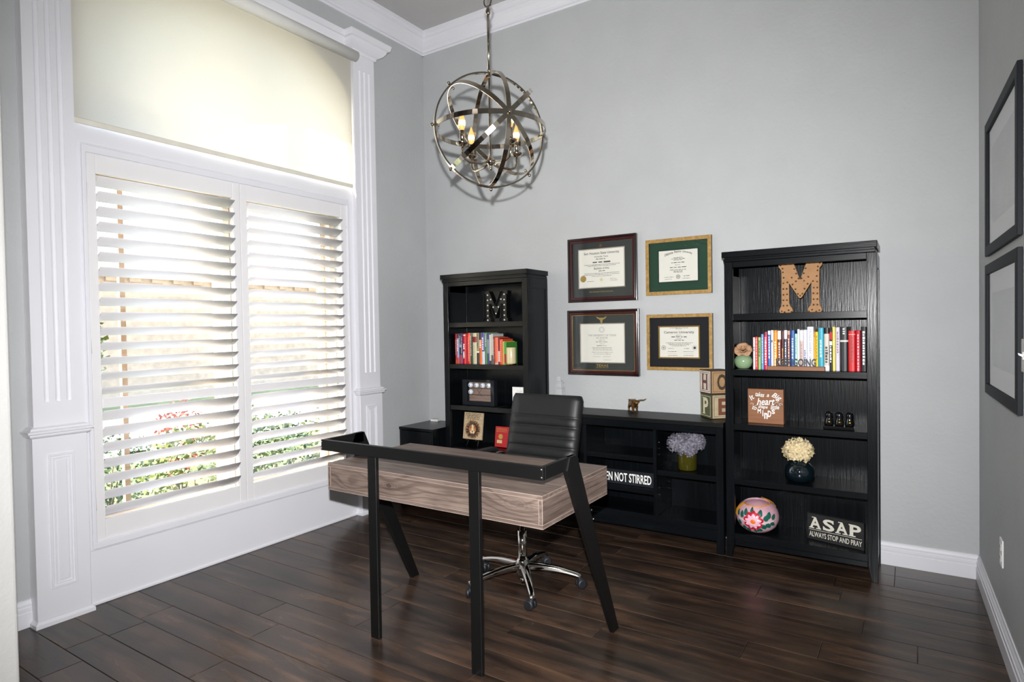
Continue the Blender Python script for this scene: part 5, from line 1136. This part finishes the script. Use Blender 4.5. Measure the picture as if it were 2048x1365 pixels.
def decal(name, polys, m, lift):
    d = MB()
    for pl in polys:
        n = len(pl); cxa = sum(p[0] for p in pl) / n; cza = sum(p[1] for p in pl) / n
        def P_(a, z, up): q = gr(min(max(z, .003), .168)) + lift + up; return Vector((q * sin(a), -q * cos(a), z))
        vs = [P_(cxa, cza, .0012)] + [P_(cxa + (a - cxa) * .55, cza + (z - cza) * .55, .0008) for a, z in pl] + [P_(a, z, 0) for a, z in pl]
        d.add(vs, [(0, 1 + i, 1 + (i + 1) % n) for i in range(n)] + [(1 + i, 1 + n + i, 1 + n + (i + 1) % n, 1 + (i + 1) % n) for i in range(n)], True)
    d.xf(Matrix.Translation(og) @ TL @ Matrix.Translation((0, 0, .006))).build(name, m, t, og)
def leafp(a, z, ln, wd, rot):
    P = []
    for i in range(12):
        f = i / 11 * 2 * pi; x = (cos(f) * .5 + .5) * ln; y = wd * sin(f) * .5 * (1 - .35 * cos(f)); P.append((a + (x * cos(R(rot)) - y * sin(R(rot))) / .115, z + x * sin(R(rot)) + y * cos(R(rot))))
    return P
FA, FZ = .0, .096
K = 1.55
out = [leafp(FA + .16 * K * cos(R(k * 40 + 10)) * .9, FZ + .0185 * K * sin(R(k * 40 + 10)), .020 * K, .023 * K, k * 40 + 10) for k in range(9)]
decal('petal_outer', out, colmat((186, 26, 50), .3), .0012)
decal('petal_inner', [leafp(FA + .07 * K * cos(R(k * 40 + 10)), FZ + .008 * K * sin(R(k * 40 + 10)), .021 * K, .0135 * K, k * 40 + 10) for k in range(9)], colmat((236, 182, 200), .3), .0026)
decal('flower_heart', [[(FA + .075 * K * cos(R(k * 30)), FZ + .0085 * K * sin(R(k * 30))) for k in range(12)]], colmat((226, 120, 40), .3), .0040)
LV = [(.44, .112, .036, .022, 58), (.60, .098, .040, .022, 36), (.74, .104, .036, .020, 52), (.90, .098, .034, .018, 40), (.52, .078, .034, .020, -44), (.66, .082, .036, .020, -38), (.82, .086, .034, .018, -34), (.30, .060, .030, .020, -60), (.10, .058, .030, .020, -110), (-.02, .064, .028, .018, -132), (.02, .112, .034, .020, 120), (-.12, .098, .036, .020, 112), (-.20, .082, .034, .020, -128), (-.32, .100, .034, .018, 118), (.20, .124, .026, .016, 98), (.40, .060, .030, .018, -30)]
decal('painted_leaf', [leafp(FA + (l[0] - .26) * 1.45, FZ + (l[1] - .092) * 1.4, l[2] * 1.15, l[3] * 1.3, l[4]) for l in LV], colmat((28, 92, 78), .3), .0010)
m = MB()
def on(a, z, up=.0022): q = gr(min(max(z, .003), .168)) + up; return Vector((q * sin(a), -q * cos(a), z))
for a0, z0, a1, z1 in ((.30, .086, 1.05, .094), (-.25, .088, -.85, .098)): m.tube([on(a0 + (a1 - a0) * i / 8, z0 + (z1 - z0) * i / 8) for i in range(9)], .0016, 5)
m.xf(Matrix.Translation(og) @ TL @ Matrix.Translation((0, 0, .006))).build('painted_stem', colmat((226, 226, 220), .4), t, og)
RBN = mat('yellow_ribbon', (232, 160, 30), .5, var=.1)
def onb(a, f): # over the rim, f 0 inside .. 1 down the outside
    P = [(.066, .160), (.070, .1725), (.080, .170), (.100, .154), (.116, .130), (.1235, .100)]; k = f * 5; i = min(4, int(k)); g = k - i
    q = P[i][0] + (P[i + 1][0] - P[i][0]) * g + .0016; return Vector((q * sin(a), -q * cos(a), P[i][1] + (P[i + 1][1] - P[i][1]) * g + .0012))
m = MB()
for a in (-.95, -1.12, 2.35, 2.55): m.strip([onb(a + .06 * sin(f * 6), f) for f in [i / 10 for i in range(11)]], lambda i, a=a: Vector((cos(a), sin(a), 0)), .010, .0012)
m.tube([onb(-1.0 + k * .5, .3) + Vector((0, 0, .003 * sin(k * 5))) for k in range(9)], .003, 6)
m.xf(Matrix.Translation(og) @ TL @ Matrix.Translation((0, 0, .006))).build('ribbon', RBN, t, og)

# ASAP sign
t = thing('asap_sign', 'black wooden sign lettered ASAP ALWAYS STOP AND PRAY, bottom shelf', 'sign', (3.19, -.24, .145), R(-14))
sw, sh = .300, .150
MB().box(-sw / 2, sw / 2, -.010, .012, .0005, sh).build('board', mat('black_board', (20, 21, 22), .5, var=.5, scale=(8, 60, 60), rgb2=(34, 34, 33)), t, bev=.001)
m = MB(); xs_ = [-.136, -.064, .006, .078]
for ch, x in zip('ASAP', xs_):
    wd = .062 if ch in 'AS' else .058; letters(m, ch, x, x + wd, .066, .132, -.0104, .028)
    if ch == 'A':
        for q in (0, wd - .024): m.box(x + q - .003, x + q + .025, -.0106, -.0098, .066, .0715)
        m.box(x + .012, x + .034, -.0106, -.0098, .1275, .132)
    if ch == 'P': m.box(x - .005, x + .030, -.0106, -.0098, .066, .0715); m.box(x - .005, x + .014, -.0106, -.0098, .1265, .132)
    if ch == 'S': m.box(x + wd - .010, x + wd - .004, -.0106, -.0098, .110, .130); m.box(x + .002, x + .008, -.0106, -.0098, .068, .088)
m.box(-.140, .140, -.0106, -.0098, .0575, .0598); letters(m, 'ALWAYS STOP AND PRAY', -.139, .140, .018, .048, -.0104, .012)
m.build('lettering', CREAMI, t)
